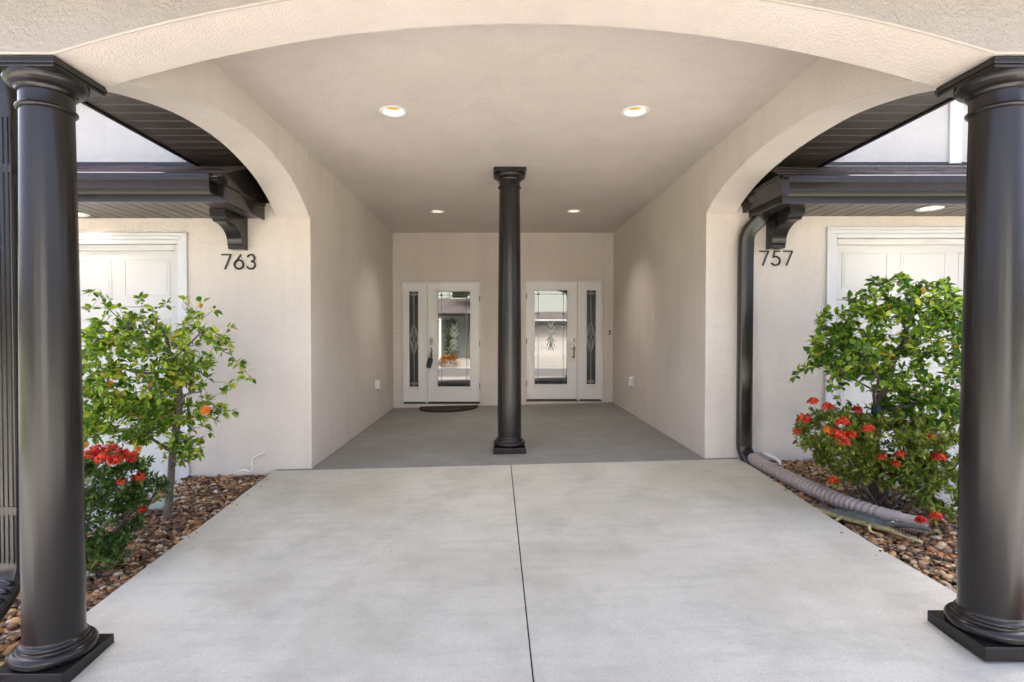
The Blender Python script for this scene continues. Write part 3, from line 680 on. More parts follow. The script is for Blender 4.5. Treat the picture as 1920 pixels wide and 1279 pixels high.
# house numbers, cut from strokes
def arc(cx, cz, rx, rz, a0, a1, n=18): return [(cx+rx*math.cos(R(a0+(a1-a0)*k/n)), cz+rz*math.sin(R(a0+(a1-a0)*k/n))) for k in range(n+1)]
DIG = {'7': [[(0, 1), (.62, 1), (.22, 0)]],
       '6': [[(.46, 1.0), (.10, .47)], arc(.32, .31, .31, .31, 0, 360, 28)],
       '3': [arc(.30, .745, .25, .25, 155, -78, 16), arc(.30, .28, .29, .28, 82, -155, 18)],
       '5': [[(.56, 1), (.20, 1), (.12, .56)], arc(.28, .31, .31, .31, 118, -150, 22)]}
def number(txt, x0, x1, z0, z1, label):
    n = empty('house_number', ((x0+x1)/2, YF-.02, z0)); tag(n, label, 'house number')
    h = z1-z0; adv = (x1-x0-.62*h)/(len(txt)-1)
    for i, ch in enumerate(txt):
        m = MB()
        for pl in DIG[ch]: ribbon(m, [(x0+i*adv+px*h, z0+pz*h) for px, pz in pl], .0135, YF-.010, .010)
        ob = m.build('digit', M['black'], n)
number('763', -2.560, -2.248, 1.828, 1.960, 'black metal house number 763 under the left eave bracket')
number('757', 2.455, 2.757, 1.862, 1.992, 'black metal house number 757 under the right eave bracket')

# electrical boxes on the porch side walls
def outlet(x, s, y, z, label):
    t = empty('outlet_cover', (x, y, z)); tag(t, label, 'outlet', 'weatherproof outlet covers on the porch walls')
    bx('back_plate', M['pvc'], t, x, x+s*.02, y-.055, y+.055, z-.075, z+.075, bevel=.006)
    bx('cover', M['pvc'], t, x+s*.0205, x+s*.062, y-.045, y+.045, z-.062, z+.068, bevel=.012, seg=3)
    bx('cord_opening', M['black'], t, x+s*.0205, x+s*.05, y-.03, y+.01, z-.074, z-.063)
outlet(XL, 1, 7.92, .472, 'white weatherproof outlet cover on the left porch wall'); outlet(XR, -1, 7.87, .523, 'white weatherproof outlet cover on the right porch wall')
def bell(x, z, c, label):
    t = empty('doorbell', (x, YB, z)); tag(t, label, 'doorbell')
    bx('plate', M[c], t, x-.016, x+.016, YB-.016, YB-.001, z-.04, z+.04, bevel=.005)
    MB().lathe([(0, 0), (.009, 0), (.009, .004), (0, .005)], (0, 0, 0), 16, cap=False).build('button', M['pvc' if c == 'oilbronze' else 'oilbronze'], t, org=(0,0,0)).matrix_basis = Matrix.Translation((0, -.0165, 0))@Matrix.Rotation(R(90), 4, 'X')
bell(-1.70, 1.217, 'pvc', 'small beige doorbell beside the left entry door'); bell(1.905, 1.227, 'oilbronze', 'small dark doorbell beside the right sidelight')

# lockbox hanging from the left handle
t = empty('lockbox', (hx-.02, hy-.07, hz-.3)); tag(t, 'black key lockbox hanging from the left entry door handle', 'lockbox')
ob = MB().box(-.042, .042, -.025, .025, -.11, .06).build('case', M['rubber'], t, bevel=.012, seg=3, org=(0,0,0)); ob.matrix_basis = Matrix.Translation((.0, 0, .09))@Matrix.Rotation(R(14), 4, 'Y')
MB().tube([(hx-.035, hy-.07, hz-.15), (hx-.03, hy-.07, hz-.09), (hx-.005, hy-.07, hz-.065), (hx+.02, hy-.07, hz-.085), (hx+.012, hy-.07, hz-.145)], .006, 8).build('shackle', M['rubber'], t, smooth=True)

# door mat
def mat():
    P = []; cx, y1 = -.797, 9.165; a, bb = .475, .575
    for k in range(41): q = math.pi*k/40; P.append((cx+a*math.cos(q), y1-bb*math.sin(q)**.8))
    o = empty('door_mat', (cx, 8.9, CS*cx)); tag(o, 'dark brown half-round door mat before the left entry door', 'door mat')
    z = lambda x: CS*x+.001
    MB().prism([(x, y, z(x)) for x, y in P], (0, 0, .014)).build('pile', M['matpile'], o)
    MB().tube([(x, y, z(x)+.010) for x, y in P]+[(P[0][0], P[0][1], z(P[0][0])+.010)], .013, 8).build('border', M['matedge'], o, smooth=True)
tm = NT('mat_pile'); v = tm.n('ShaderNodeTexVoronoi'); v.inputs['Scale'].default_value = 7; tm.l(tm.pos, v.inputs['Vector'])
tm.base(tm.mix(tm.ramp(tm.noise(7, 3, .6, dist=1.5), [(.46, (0,0,0)), (.54, (1,1,1))]), (.035,.014,.011,1), (.055,.032,.024,1))); tm.set(Roughness=.95); tm.bump(tm.noise(300, 2), .8, .006); M['matpile'] = tm.m
M['matedge'] = paint('mat_edge', (.02,.009,.007,1), .8, .3, 0, .2)
mat()

# downspouts
def downspout(path, wx, wy, label, name='downspout', straps=()):
    """rectangular ribbed pipe swept along a path (points in the x-z plane at varying y)"""
    t = empty(name, path[-1]); tag(t, label, 'downspout')
    m = MB(); m.tube(path, 1, 20, sx=wy/2, sy=wx/2, up=(0, 1, 0), power=.35)
    m.build('pipe', M['bronze_metal'], t, smooth=True, ang=60)
    for z in straps:
        # path x at height z
        for a, c in zip(path[:-1], path[1:]):
            if min(a[2], c[2]) <= z <= max(a[2], c[2]) and abs(a[2]-c[2]) > .2:
                bx('strap', M['bronze_metal'], t, a[0]-wx/2-.004, a[0]+wx/2+.004, a[1]-wy/2-.004, a[1]+wy/2+.004, z-.022, z+.022, bevel=.003)
    return t
def bend(pts, n=6, r=.09):
    out = [Vector(pts[0])]
    for i in range(1, len(pts)-1):
        p = Vector(pts[i]); a = (Vector(pts[i-1])-p); c = (Vector(pts[i+1])-p); ra = min(r, a.length*.45, c.length*.45)
        A = p+a.normalized()*ra; C = p+c.normalized()*ra
        for k in range(n+1): t = k/n; out.append(A*(1-t)**2+p*2*t*(1-t)+C*t*t)
    out.append(Vector(pts[-1])); return out
t = downspout(bend([(2.425,5.045,2.35),(2.425,5.045,2.285),(2.30,5.075,2.155),(2.30,5.085,1.9),(2.30,5.085,.14),(2.345,5.03,.035)], 8, .10), .128, .085, 'dark bronze downspout between the arched entry and number 757', straps=(1.93,))
for px, lab, s in ((-2.445, 'dark bronze ribbed downspout left of the left driveway column', -1), (2.642, 'dark downspout behind the right driveway column', 1)):
    zb_ = G(px, 2.75)
    pth = bend([(px+s*.33,2.74,SZ+.02),(px+s*.33,2.74,SZ-.04),(px,2.76,2.50),(px,2.76,2.3),(px,2.76,zb_+.22),(px+s*.02,2.55,zb_+.03)], 8, .13)
    t = downspout(pth, .105, .075, lab, straps=(2.05, .35))
    # pressed ribs down the face
    for k in (-1.5, -.5, .5, 1.5):
        MB().tube([(px+k*.024, 2.76-.0385, 2.30), (px+k*.024, 2.76-.0385, zb_+.33)], .0045, 6).build('rib', M['bronze_metal'], t, smooth=True)
    for (c0, c1) in (((px+s*.17, 2.75, 2.60), (px, 2.76, 2.38)), ((px, 2.76, zb_+.27), (px+s*.02, 2.58, zb_+.06))):
        for k in range(7):
            q = (k+.5)/7; p = Vector(c0).lerp(Vector(c1), q); d_ = (Vector(c1)-Vector(c0)).normalized()*.012
            MB().tube([p-d_, p, p+d_], [.9, 1.07, .9], 20, sx=.075/2, sy=.105/2, up=(0,1,0), power=.35).build('elbow_crimp', M['bronze_metal'], t, smooth=True, ang=60)

# corrugated drain pipe on the right bed
def zbR(x, y): return G(x, y)-.045
pc = [Vector(p) for p in [(2.355,5.02,.075),(2.37,4.86,.058),(2.395,4.6,.044),(2.43,4.3,.030),(2.49,4.0,.014),(2.57,3.79,.002),(2.66,3.65,-.008),(2.79,3.53,-.016)]]
def cr(P, t):
    i = min(int(t), len(P)-2); f = t-i; p0, p1, p2, p3 = P[max(i-1,0)], P[i], P[i+1], P[min(i+2,len(P)-1)]
    return .5*((2*p1)+(p2-p0)*f+(2*p0-5*p1+4*p2-p3)*f*f+(3*p1-p0-3*p2+p3)*f**3)
samples = [cr(pc, k/40*1.0) for k in range(40*(len(pc)-1)+1)]
dist = [0]
for a, c in zip(samples[:-1], samples[1:]): dist.append(dist[-1]+(c-a).length)
T = dist[-1]
def at(d):
    for i in range(len(dist)-1):
        if dist[i+1] >= d: f = (d-dist[i])/(dist[i+1]-dist[i]+1e-9); return samples[i].lerp(samples[i+1], f)
    return samples[-1]
fp = empty('drain_pipe', pc[-1]); tag(fp, 'mauve-grey corrugated drain pipe lying along the right edge of the driveway', 'drain pipe')
rp = .054
MB().tube([at(T*.0+d) for d in (0, .05, .09, .15, .20)], [1.0, 1.0, 1.0, .95, .95], 20, sx=rp*1.02, sy=rp*1.02, power=.7).build('inlet_adapter', M['pipe'], fp, smooth=True)
a0, a1 = .19, T-.24; pts, rs = [], []; nr = int((a1-a0)/.038)
for k in range(nr):
    for q, rr in ((0, .76), (.10, .76), (.24, .98), (.36, 1.03), (.66, 1.03), (.78, .98), (.92, .76)):
        pts.append(at(a0+(k+q)/nr*(a1-a0))); rs.append(rp*rr)
MB().tube(pts, rs, 24).build('corrugated_section', M['pipe'], fp, smooth=True, ang=35)
MB().tube([at(d) for d in (a1-.02, a1+.02, a1+.09, a1+.095, a1+.16, T)], [rp*.95, rp*1.02, rp*1.0, rp*.93, rp*.90, rp*.86], 24, power=.8).build('outlet_adapter', M['pipe'], fp, smooth=True, ang=60)

# condensate drain stubs
def stub(pts, label, r=.011):
    tag(MB().tube(bend(pts, 5, .03), r, 10).build('condensate_pipe', M['pvc'], None, smooth=True), label, 'pipe')
stub([(-2.175,5.16,.108),(-2.18,5.10,.106),(-2.27,5.085,.068),(-2.262,5.085,-.035),(-2.29,5.075,-.062),(-2.335,5.07,-.038),(-2.382,5.065,-.052)], 'bent pale pipe stub low on the wall left of the entry')
stub([(2.50,5.16,.10),(2.50,5.09,.10),(2.54,5.06,.085),(2.60,5.04,.055),(2.61,5.03,.0)], 'short white pipe stub behind the corrugated drain pipe', .017)

# ------------------------------------------------------------------ beds of river stones
def icos(sub_):
    bm = bmesh.new(); bmesh.ops.create_icosphere(bm, subdivisions=sub_, radius=1); bm.verts.ensure_lookup_table()
    v = np.array([p.co[:] for p in bm.verts]); f = [tuple(q.index for q in p.verts) for p in bm.faces]; bm.free(); return v, f
IV, IF = icos(1); IV2, IF2 = icos(2)
def setvar(me, vals):
    a = me.attributes.new('var', 'FLOAT', 'POINT'); a.data.foreach_set('value', np.asarray(vals, dtype=np.float32))
def stone_shape(rg, V):
    ax = np.array([rg.uniform(.8, 1.55), rg.uniform(.55, 1.0), rg.uniform(.35, .75)]); p = np.sign(V)*np.abs(V)**rg.uniform(.75, 1.0)
    d = 1+.15*np.sin(1.6*V@np.array([rg.uniform(1,3), rg.uniform(1,3), rg.uniform(1,3)])+rg.uniform(0, 6))[:, None]
    return p*ax*d
rgS = random.Random(5)
SV = []
for k in range(36):
    v = stone_shape(rgS, IV2); me = bpy.data.meshes.new('stone'); me.from_pydata(v.tolist(), [], IF2)
    for p in me.polygons: p.use_smooth = True
    setvar(me, [rgS.random()]*len(v)); me.materials.append(M['stone']); SV.append(me)
def bed(name, xa, xb, y0, y1, zf, seed, nbig, nsmall, label, avoid=None):
    rg = random.Random(seed)
    yy_ = [y0+(y1-y0)*i/10 for i in range(11)]
    b_ = strip(name, M['soil'], xa, xb, yy_, lambda x, y: zf(x, y)-.02, th=.25); tag(b_, kind='structure')
    # individually modelled stones: the nearest ones along the driveway edge
    cand = []
    pts_ = []
    tries = 0
    while len(pts_) < nbig+nsmall and tries < 60000:
        tries += 1
        y = y0+(y1-y0)*rg.random(); x = xa(y)+(xb(y)-xa(y))*rg.random()
        r = rg.choice((.007, .009, .011, .013, .015, .018, .024))*1.2
        lay = rg.random() < .25
        pts_.append((x, y, zf(x, y)+(.010 if lay else -.004)+rg.uniform(-.004, .004), r))
    pts_.sort(key=lambda p: -(p[3]/p[1])*(1.4 if p[2] > zf(p[0], p[1])+.004 else 1))
    for x, y, z, r in pts_[:nbig]:
        o = bpy.data.objects.new('stone', rg.choice(SV)); col.objects.link(o); o.parent = b_
        o.location = Vector((x, y, z))-ORG[b_]; o.scale = (r, r, r); o.rotation_euler = (rg.uniform(-.4, .4), rg.uniform(-.4, .4), rg.uniform(0, 6.28))
    V = []; F = []; C = []; n = 0
    for x, y, z, r in pts_[nbig:]:
        v = stone_shape(rg, IV)*r; a = rg.uniform(0, 6.28); ca, sa = math.cos(a), math.sin(a)
        tx = rg.uniform(-.4, .4); v[:, 2] += v[:, 0]*tx
        v = np.stack([v[:, 0]*ca-v[:, 1]*sa+x, v[:, 0]*sa+v[:, 1]*ca+y, v[:, 2]+z], 1)-np.array(ORG[b_])
        V.append(v); F += [(i+n, j+n, k+n) for i, j, k in IF]; n += len(v); C += [rg.random()]*len(v)
    me = bpy.data.meshes.new('gravel'); me.from_pydata(np.concatenate(V).tolist(), [], F)
    for p in me.polygons: p.use_smooth = True
    setvar(me, C); me.materials.append(M['stone'])
    o = bpy.data.objects.new('gravel', me); col.objects.link(o); o.parent = b_; tag(o, kind='stuff')
def litter(xa, xb, y0, y1, zf, seed, parent, n):
    rg = random.Random(seed); F = Foliage()
    for _ in range(n):
        y = rg.uniform(y0, y1); x = rg.uniform(xa, xb); d = rv(rg); d.z *= .2; L = rg.uniform(.02, .05)
        F.leaf(Vector((x, y, zf(x, y)+rg.uniform(.012, .022))), d, UP+rv(rg)*.4, L, L*rg.uniform(.35, .6), rg.random(), rg.uniform(-.3, .4), rg.uniform(0, .3))
    tag(F.build('leaf_litter', M['dry_leaf'], parent), kind='stuff')
M['dry_leaf'] = leaf('dry_leaf', [(0, (.10,.04,.018)), (.5, (.22,.10,.035)), (.85, (.34,.19,.07)), (1, (.20,.20,.05))], .15, .7)
zbL = lambda x, y: G(x, y)-.055
bed('stone_bed', lambda y: -2.95, lambda y: driveL(y)-.003, 1.6, YF-.001, zbL, 11, 290, 8200, '')
bed('stone_bed', lambda y: driveR(y)+.003, lambda y: 3.25, 1.6, YF-.001, zbR, 12, 290, 7600, '')
# a few odd pieces lying on the beds
def boulder(x, y, z, r, val, label, seed, sq=(1, 1, .7)):
    rg = random.Random(seed); v = stone_shape(rg, IV2)*np.array(sq)*r
    me = bpy.data.meshes.new('loose_rock'); me.from_pydata(v.tolist(), [], IF2)
    for p in me.polygons: p.use_smooth = True
    setvar(me, [val]*len(v)); me.materials.append(M['stone']); o = bpy.data.objects.new('loose_rock', me); col.objects.link(o); o.location = (x, y, z)
    o.rotation_euler = (rg.uniform(-.2, .2), rg.uniform(-.2, .2), rg.uniform(0, 6)); tag(o, label, 'rock'); return o
boulder(2.365, 3.99, zbR(2.36, 3.99)+.022, .046, .70, 'large rust-orange rock between the driveway and the corrugated pipe', 3, (1, .8, 1.5))
bx('flat_paver', paint('paver', (.30,.36,.33,1), .8, .3, 0, .15), None, -2.80, -2.66, 4.36, 4.60, zbL(-2.7, 4.5)-.02, zbL(-2.7, 4.5)+.022, bevel=.008)
tag(bpy.data.objects['flat_paver'], 'pale grey-green flat paver on the stones behind the left tree', 'paver')

# ------------------------------------------------------------------ alligator ornament
def gator():
    t = empty('alligator_ornament', (2.52, 3.60, zbR(2.52, 3.6))); tag(t, 'small alligator ornament with open jaws beside the corrugated pipe', 'ornament')
    gm = NT('gator_paint'); hgt = gm.n('ShaderNodeSeparateXYZ'); gm.l(gm.n('ShaderNodeTexCoord').outputs['Object'], hgt.inputs[0])
    n = gm.noise(60, 4, .6); hh = gm.math('ADD', hgt.outputs[2], gm.math('MULTIPLY', gm.math('SUBTRACT', n, .5), .03))
    gm.base(gm.mix(gm.ramp(hh, [(.030, (0,0,0)), (.052, (1,1,1))]), (.46,.38,.16,1), gm.ramp(n, [(.3, (.035,.042,.038)), (.7, (.10,.115,.11))])))
    gm.set(Roughness=.5); v = gm.n('ShaderNodeTexVoronoi'); v.inputs['Scale'].default_value = 75; gm.l(gm.pos, v.inputs['Vector']); gm.bump(v.outputs['Distance'], .9, .006)
    a = Vector((2.375, 3.86, 0)); e = Vector((2.68, 3.40, 0)); ax = (e-a); Lg = ax.length; ax.normalize(); sd_ = Vector((-ax.y, ax.x, 0))
    z0 = zbR(2.5, 3.65)+.022
    def P(u, lat, z): q = a+ax*(u*Lg)+sd_*(lat*1.25); return Vector((q.x, q.y, z0+z*1.35))
    m = MB()
    secs = [(-.55,.03,.004,.004),(-.35,.02,.010,.011),(-.15,.005,.018,.019),(.0,0,.028,.026),(.12,0,.040,.031),(.3,0,.048,.034),(.45,0,.044,.033),(.55,0,.033,.029),(.62,0,.034,.028),(.68,0,.033,.024)]
    seg = 18; vs_ = []
    full = secs
    for u, lat, hw, hh_ in full:
        for k in range(seg):
            q = 2*math.pi*k/seg; vs_.append(P(u, lat+hw*math.cos(q), max(.0, hh_*.9+hh_*math.sin(q)*(1 if math.sin(q) > 0 else .85))))
    fs_ = [(i*seg+k, i*seg+(k+1) % seg, (i+1)*seg+(k+1) % seg, (i+1)*seg+k) for i in range(len(full)-1) for k in range(seg)]
    fs_ += [tuple(range(seg)), tuple((len(full)-1)*seg+k for k in range(seg))]
    m.add(vs_, fs_)
    # jaws, joined to the head
    def jaw(pts_):
        vv = []
        for u, zc, hw, th in pts_:
            for k in range(12):
                q = 2*math.pi*k/12; vv.append(P(u, hw*math.copysign(abs(math.cos(q))**.8, math.cos(q)), zc+th*math.sin(q)))
        n_ = len(pts_); m.add(vv, [(i*12+k, i*12+(k+1) % 12, (i+1)*12+(k+1) % 12, (i+1)*12+k) for i in range(n_-1) for k in range(12)]+[tuple(range(12)), tuple((n_-1)*12+k for k in range(12))])
    jaw([(.60,.038,.032,.020),(.68,.048,.033,.018),(.78,.056,.026,.013),(.87,.060,.020,.010),(.95,.062,.019,.011),(1.03,.063,.012,.007)])
    jaw([(.60,.022,.028,.014),(.68,.014,.026,.010),(.78,.006,.020,.007),(.87,.001,.015,.006),(.96,-.004,.012,.006)])
    for s in (-1, 1):
        for u0, du in ((.16, -.06), (.46, .05)):
            m.tube([P(u0, s*.035, .03), P(u0+du*.3, s*.062, .026), P(u0+du*.6, s*.072, .012), P(u0+du, s*.078, .004), P(u0+du+.07, s*.085, .003)], [.015,.013,.010,.008,.004], 8)
    for k in range(13):
        u = -.3+k*.068; w_ = .012*(1-abs(u-.2)*.6)
        hh_ = np.interp(u, [x[0] for x in secs], [x[3] for x in secs])*1.88
        for s in (-.6, .6): m.tube([P(u-.015, s*w_, hh_-.004), P(u, s*w_, hh_+.007), P(u+.012, s*w_, hh_-.003)], [.003, .002, .003], 5)
    body = m.build('body', gm.m, t, smooth=True, ang=70, org=(2.52, 3.6, z0))
    mm = MB(); mm.add([P(.66,-.02,.022),P(.66,.02,.022),P(.85,.010,.008),P(.85,-.010,.008)], [(0,1,2,3)]); mm.prism([P(.64,-.022,.03),P(.64,.022,.03),P(.9,.010,.031),P(.9,-.010,.031)], (0,0,.002))
    mm.build('mouth', paint('gator_mouth', (.20,.09,.07,1), .5), t)
    tm_ = MB()
    for s in (-1, 1):
        for k in range(9):
            u = .70+k*.032; hw = np.interp(u, [.7,.78,.87,.95,1], [.029,.022,.016,.015,.009]); z = np.interp(u, [.7,.78,.87,.95], [.032,.043,.050,.051])
            b_ = P(u, s*hw, z); tm_.tube([b_, b_-Vector((0,0,.008))], [.0024,.0004], 5)
            if u < .93:
                z = np.interp(u, [.7,.78,.87,.94], [.022,.012,.006,.003]); hw = np.interp(u, [.7,.78,.87,.94], [.024,.018,.013,.010]); b_ = P(u, s*hw, z); tm_.tube([b_, b_+Vector((0,0,.008))], [.0024,.0004], 5)
    tm_.build('teeth', paint('gator_teeth', (.70,.66,.52,1), .4), t)
    for s in (-1, 1):
        c_ = P(.685, s*.020, .060); MB().lathe([(0,-.009),(.006,-.007),(.009,0),(.006,.007),(0,.009)], c_, 12, cap=False).build('eye', paint('gator_eye', (.55,.50,.32,1), .3), t, smooth=True)
        c2 = c_+sd_*s*.006+ax*.003; MB().lathe([(0,-.004),(.004,0),(0,.004)], c2, 8, cap=False).build('pupil', M['black'], t)
gator()

# ------------------------------------------------------------------ plants
def rv(rg):
    while True:
        v = Vector((rg.uniform(-1,1), rg.uniform(-1,1), rg.uniform(-1,1)))
        if .05 < v.length < 1: return v.normalized()
class Foliage:
    def __init__(s): s.v = []; s.f = []; s.c = []
    def leaf(s, p, d, up, L, W, val, curl=.12, fold=.12):
        d = d.normalized(); sdv = d.cross(up)
        if sdv.length < 1e-3: sdv = d.orthogonal()
        sdv.normalize(); n_ = sdv.cross(d)
        n = len(s.v)
        s.v += [p, p+d*L*.30+sdv*W*.42+n_*L*fold*.6, p+d*L*.30-sdv*W*.42+n_*L*fold*.6, p+d*L*.36-n_*L*.02,
                p+d*L*.66+sdv*W*.40+n_*L*(fold*.5-curl*.3), p+d*L*.66-sdv*W*.40+n_*L*(fold*.5-curl*.3), p+d*L*.68-n_*L*curl*.4, p+d*L-n_*L*curl]
        s.f += [(n, n+3, n+1), (n, n+2, n+3), (n+3, n+6, n+4, n+1), (n+3, n+2, n+5, n+6), (n+6, n+7, n+4), (n+6, n+5, n+7)]
        s.c += [val]*8
    def build(s, name, mat, parent):
        o = ORG[parent]; me = bpy.data.meshes.new(name); me.from_pydata([tuple(p-o) for p in s.v], [], s.f)
        for p in me.polygons: p.use_smooth = True
        setvar(me, s.c); me.materials.append(mat); ob = bpy.data.objects.new(name, me); col.objects.link(ob); ob.parent = parent; ORG[ob] = o
        return ob
def grow(paths, tips, rg, step=.07, wig=.25, droop=0.0):
    """paths: main limbs as polylines with radii; tips: target points. returns nodes with parents"""
    pos = []; par = []; rad0 = []
    for pl in paths:
        last = None
        for i, (p, r) in enumerate(pl):
            p = Vector(p)
            if i == 0 and pos:
                last = min(range(len(pos)), key=lambda k: (pos[k]-p).length)
            pos.append(p); par.append(last if last is not None else -1); rad0.append(r); last = len(pos)-1
    nmain = len(pos); root = pos[0]
    tips = sorted(tips, key=lambda q: min((q-p).length for p in pos[:nmain]))
    arr = [tuple(p) for p in pos]; ends = []
    elig0 = max(1, nmain//4)
    for tp in tips:
        A = np.array(arr); d = np.linalg.norm(A-np.array(tp), axis=1); d[:elig0] += .4
        j = int(d.argmin()); a = pos[j]; L = (tp-a).length; n = max(1, int(L/step))
        bow = rv(rg)*L*.12+Vector((0, 0, droop*L)); last = j
        for k in range(1, n+1):
            f = k/n; q = a.lerp(tp, f)+bow*math.sin(math.pi*f)+(rv(rg)*step*wig if k < n else Vector())
            pos.append(q); par.append(last); rad0.append(0); arr.append(tuple(q)); last = len(pos)-1
        ends.append(last)
    return pos, par, rad0, ends, nmain
def wood(pos, par, rad0, nmain, rtip, parent, mat, names=('trunk', 'branches'), cap=.02):
    cnt = [0]*len(pos); ch = [0]*len(pos)
    for i in range(len(pos)):
        if par[i] >= 0: ch[par[i]] += 1
    for i in range(len(pos)-1, -1, -1):
        if ch[i] == 0: cnt[i] = 1
        if par[i] >= 0: cnt[par[i]] += cnt[i]
    r = [rad0[i] if i < nmain else min(cap, rtip*cnt[i]**.42) for i in range(len(pos))]
    tb = MB(); bb = MB()
    # main limbs as continuous tubes
    i = 0
    while i < nmain:
        j = i+1
        while j < nmain and par[j] == j-1: j += 1
        pl = [pos[k] for k in range(i, j)]; rr = [r[k] for k in range(i, j)]
        if i > 0: pl = [pos[par[i]]]+pl; rr = [rr[0]]+rr
        sm = []; sr = []
        for k in range((len(pl)-1)*5+1):
            t = k/5; sm.append(cr(pl, min(t, len(pl)-1-1e-6))); kk = min(int(t), len(pl)-2); sr.append((rr[kk]+(rr[kk+1]-rr[kk])*(t-kk))*(1+.06*math.sin(k*2.3)))
        tb.tube(sm, sr, 12); i = j
    for k in range(nmain, len(pos)):
        p = par[k]; seg = 6 if r[k] > .006 else 4
        bb.tube([pos[p], pos[k]], [min(r[p], r[k]*1.4), r[k]], seg, cap=False)
    tb.build(names[0], mat, parent, smooth=True); tag(bb.build(names[1], mat, parent, smooth=True), kind='stuff')
def ell(rg, c, r, shell=0):
    v = rv(rg)*(rg.uniform(shell, 1)**(1/3)); return Vector((c[0]+v.x*r[0], c[1]+v.y*r[1], c[2]+v.z*r[2]))
UP = Vector((0,0,1))
def leaves_at(F, rg, pos, par, ends, nm_, nper, L, W, back=4, dens=1.0, upb=.5, val=None):
    for e in ends:
        k = e; chain = []
        while k >= 0 and len(chain) < back: chain.append(k); k = par[k]
        for ci, k in enumerate(chain):
            p = pos[k]; d0 = (pos[k]-pos[par[k]]).normalized() if par[k] >= 0 else UP
            m = nper if ci == 0 else max(1, int(nper*dens*rg.uniform(.3, .9)))
            if k < nm_: continue
            for _ in range(m):
                q = p+(pos[par[k]]-p)*rg.random() if ci else p+rv(rg)*.006
                d = (d0*.5+rv(rg)*.9+UP*upb*.5).normalized(); up = (UP+rv(rg)*.7).normalized()
                ll = L*rg.choice((.5, .7, .85, 1, 1.1, 1.25))
                F.leaf(q+d*.006, d, up, ll, ll*W*rg.uniform(.85, 1.15), val(rg, q) if val else rg.random(), rg.uniform(0, .35), rg.uniform(-.02, .22))
def blossom(name, c, r, parent, rg, mat, n=34, pr=.016):
    """umbel of small four-petalled florets on a dome"""
    F = Foliage(); c = Vector(c)
    for _ in range(n):
        d = rv(rg); d.z = abs(d.z)*1.1-.12; d.normalize(); rr_ = r*rg.uniform(.72, 1.12); p = c+Vector((d.x*rr_, d.y*rr_, d.z*rr_*.95)); a0 = rg.uniform(0, 1.5); u = d.orthogonal().normalized(); w_ = d.cross(u)
        val = rg.random()
        for k in range(4): q = a0+k*math.pi/2; F.leaf(p, (u*math.cos(q)+w_*math.sin(q)+d*.25), d, pr*rg.uniform(.8, 1.2), pr*.6, val)
        F.leaf(c, (p-c), u, (p-c).length, .004, 0)
    o = F.build(name, M[mat], parent); return o
def hibiscus(c, face, r, parent, rg):
    F = Foliage(); c = Vector(c); d = Vector(face).normalized(); u = d.orthogonal().normalized(); w_ = d.cross(u)
    for k in range(5): q = k*2*math.pi/5+.3; F.leaf(c, u*math.cos(q)+w_*math.sin(q)+d*.55, d, r*rg.uniform(.85, 1.1), r*rg.uniform(.75, .95), rg.random(), curl=rg.uniform(.1, .45), fold=rg.uniform(-.15, .1))
    F.leaf(c, d, u, r*1.0, r*.12, 1)
    F.build('flower', M['petal_orange'], parent)

# --- left: small hibiscus tree with a bare trunk
rg = random.Random(21)
TLx, TLy = -2.52, 4.18; z0 = zbL(TLx, TLy)-.02
def px(u, v, Y):   # a measured point of the plant at depth Y
    d = (u-930.9)/1030; s_ = (v-621.9)/1030
    return Vector((d*Y, Y, 1.243-s_*Y))
tL = empty('hibiscus_tree', (TLx, TLy, z0)); tag(tL, 'small thin-crowned hibiscus tree with a bare trunk beside number 763', 'tree')
trunk = [(Vector((TLx, TLy, z0)), .030), (px(316, 915, 4.18), .026), (px(322, 850, 4.18), .026), (px(331, 790, 4.17), .025), (px(336, 745, 4.16), .024), (px(330, 705, 4.15), .021), (px(318, 665, 4.15), .015), (px(310, 620, 4.15), .010)]
limbs = [trunk,
  [(px(322, 848, 4.18), .014), (px(300, 835, 4.12), .011), (px(270, 815, 4.05), .008)],
  [(px(331, 690, 4.15), .014), (px(302, 697, 4.1), .012), (px(262, 700, 4.05), .009), (px(228, 690, 4.0), .006)],
  [(px(336, 760, 4.16), .011), (px(348, 740, 4.1), .008), (px(375, 735, 4.05), .005)],
  [(px(330, 705, 4.15), .012), (px(300, 745, 4.25), .009), (px(250, 765, 4.3), .006)],
  [(px(322, 675, 4.15), .010), (px(350, 650, 4.2), .007), (px(380, 620, 4.2), .005)],
  [(px(318, 665, 4.15), .009), (px(285, 630, 4.1), .007), (px(240, 610, 4.1), .005)]]
tips = []
for u, v in [(175,548),(192,556),(170,580),(205,580),(225,578),(262,560),(268,562),(285,585),(312,570),(345,563),(378,566),(400,582),(430,615),(405,625),(437,680),(450,683),(470,710),(455,702),(437,770),(420,775),(405,790),(430,720),(415,735),(395,640),(180,610),(165,640),(240,590),(355,590),(372,600),(345,610)]:
    tips.append(px(u, v, 4.15+rg.uniform(-.25, .25)))
for _ in range(300): tips.append(ell(rg, px(245, 690, 4.15), (.46, .42, .40), .15))
for _ in range(140): tips.append(ell(rg, px(225, 790, 4.1), (.40, .35, .20), .1))
for _ in range(40): tips.append(ell(rg, px(355, 760, 4.1), (.22, .25, .26), .1))
for _ in range(30): tips.append(ell(rg, px(380, 650, 4.15), (.20, .22, .18), .1))
for _ in range(26): tips.append(ell(rg, px(335, 845, 4.1), (.18, .18, .09), .1))
pos, par, r0, ends, nm = grow(limbs, tips, rg, .06, .3)
wood(pos, par, r0, nm, .0016, tL, M['bark'], cap=.012)
F = Foliage(); leaves_at(F, rg, pos, par, ends, nm, 8, .052, .62, 3, .55, .3)
tag(F.build('crown', M['leaf_hib'], tL), kind='stuff')
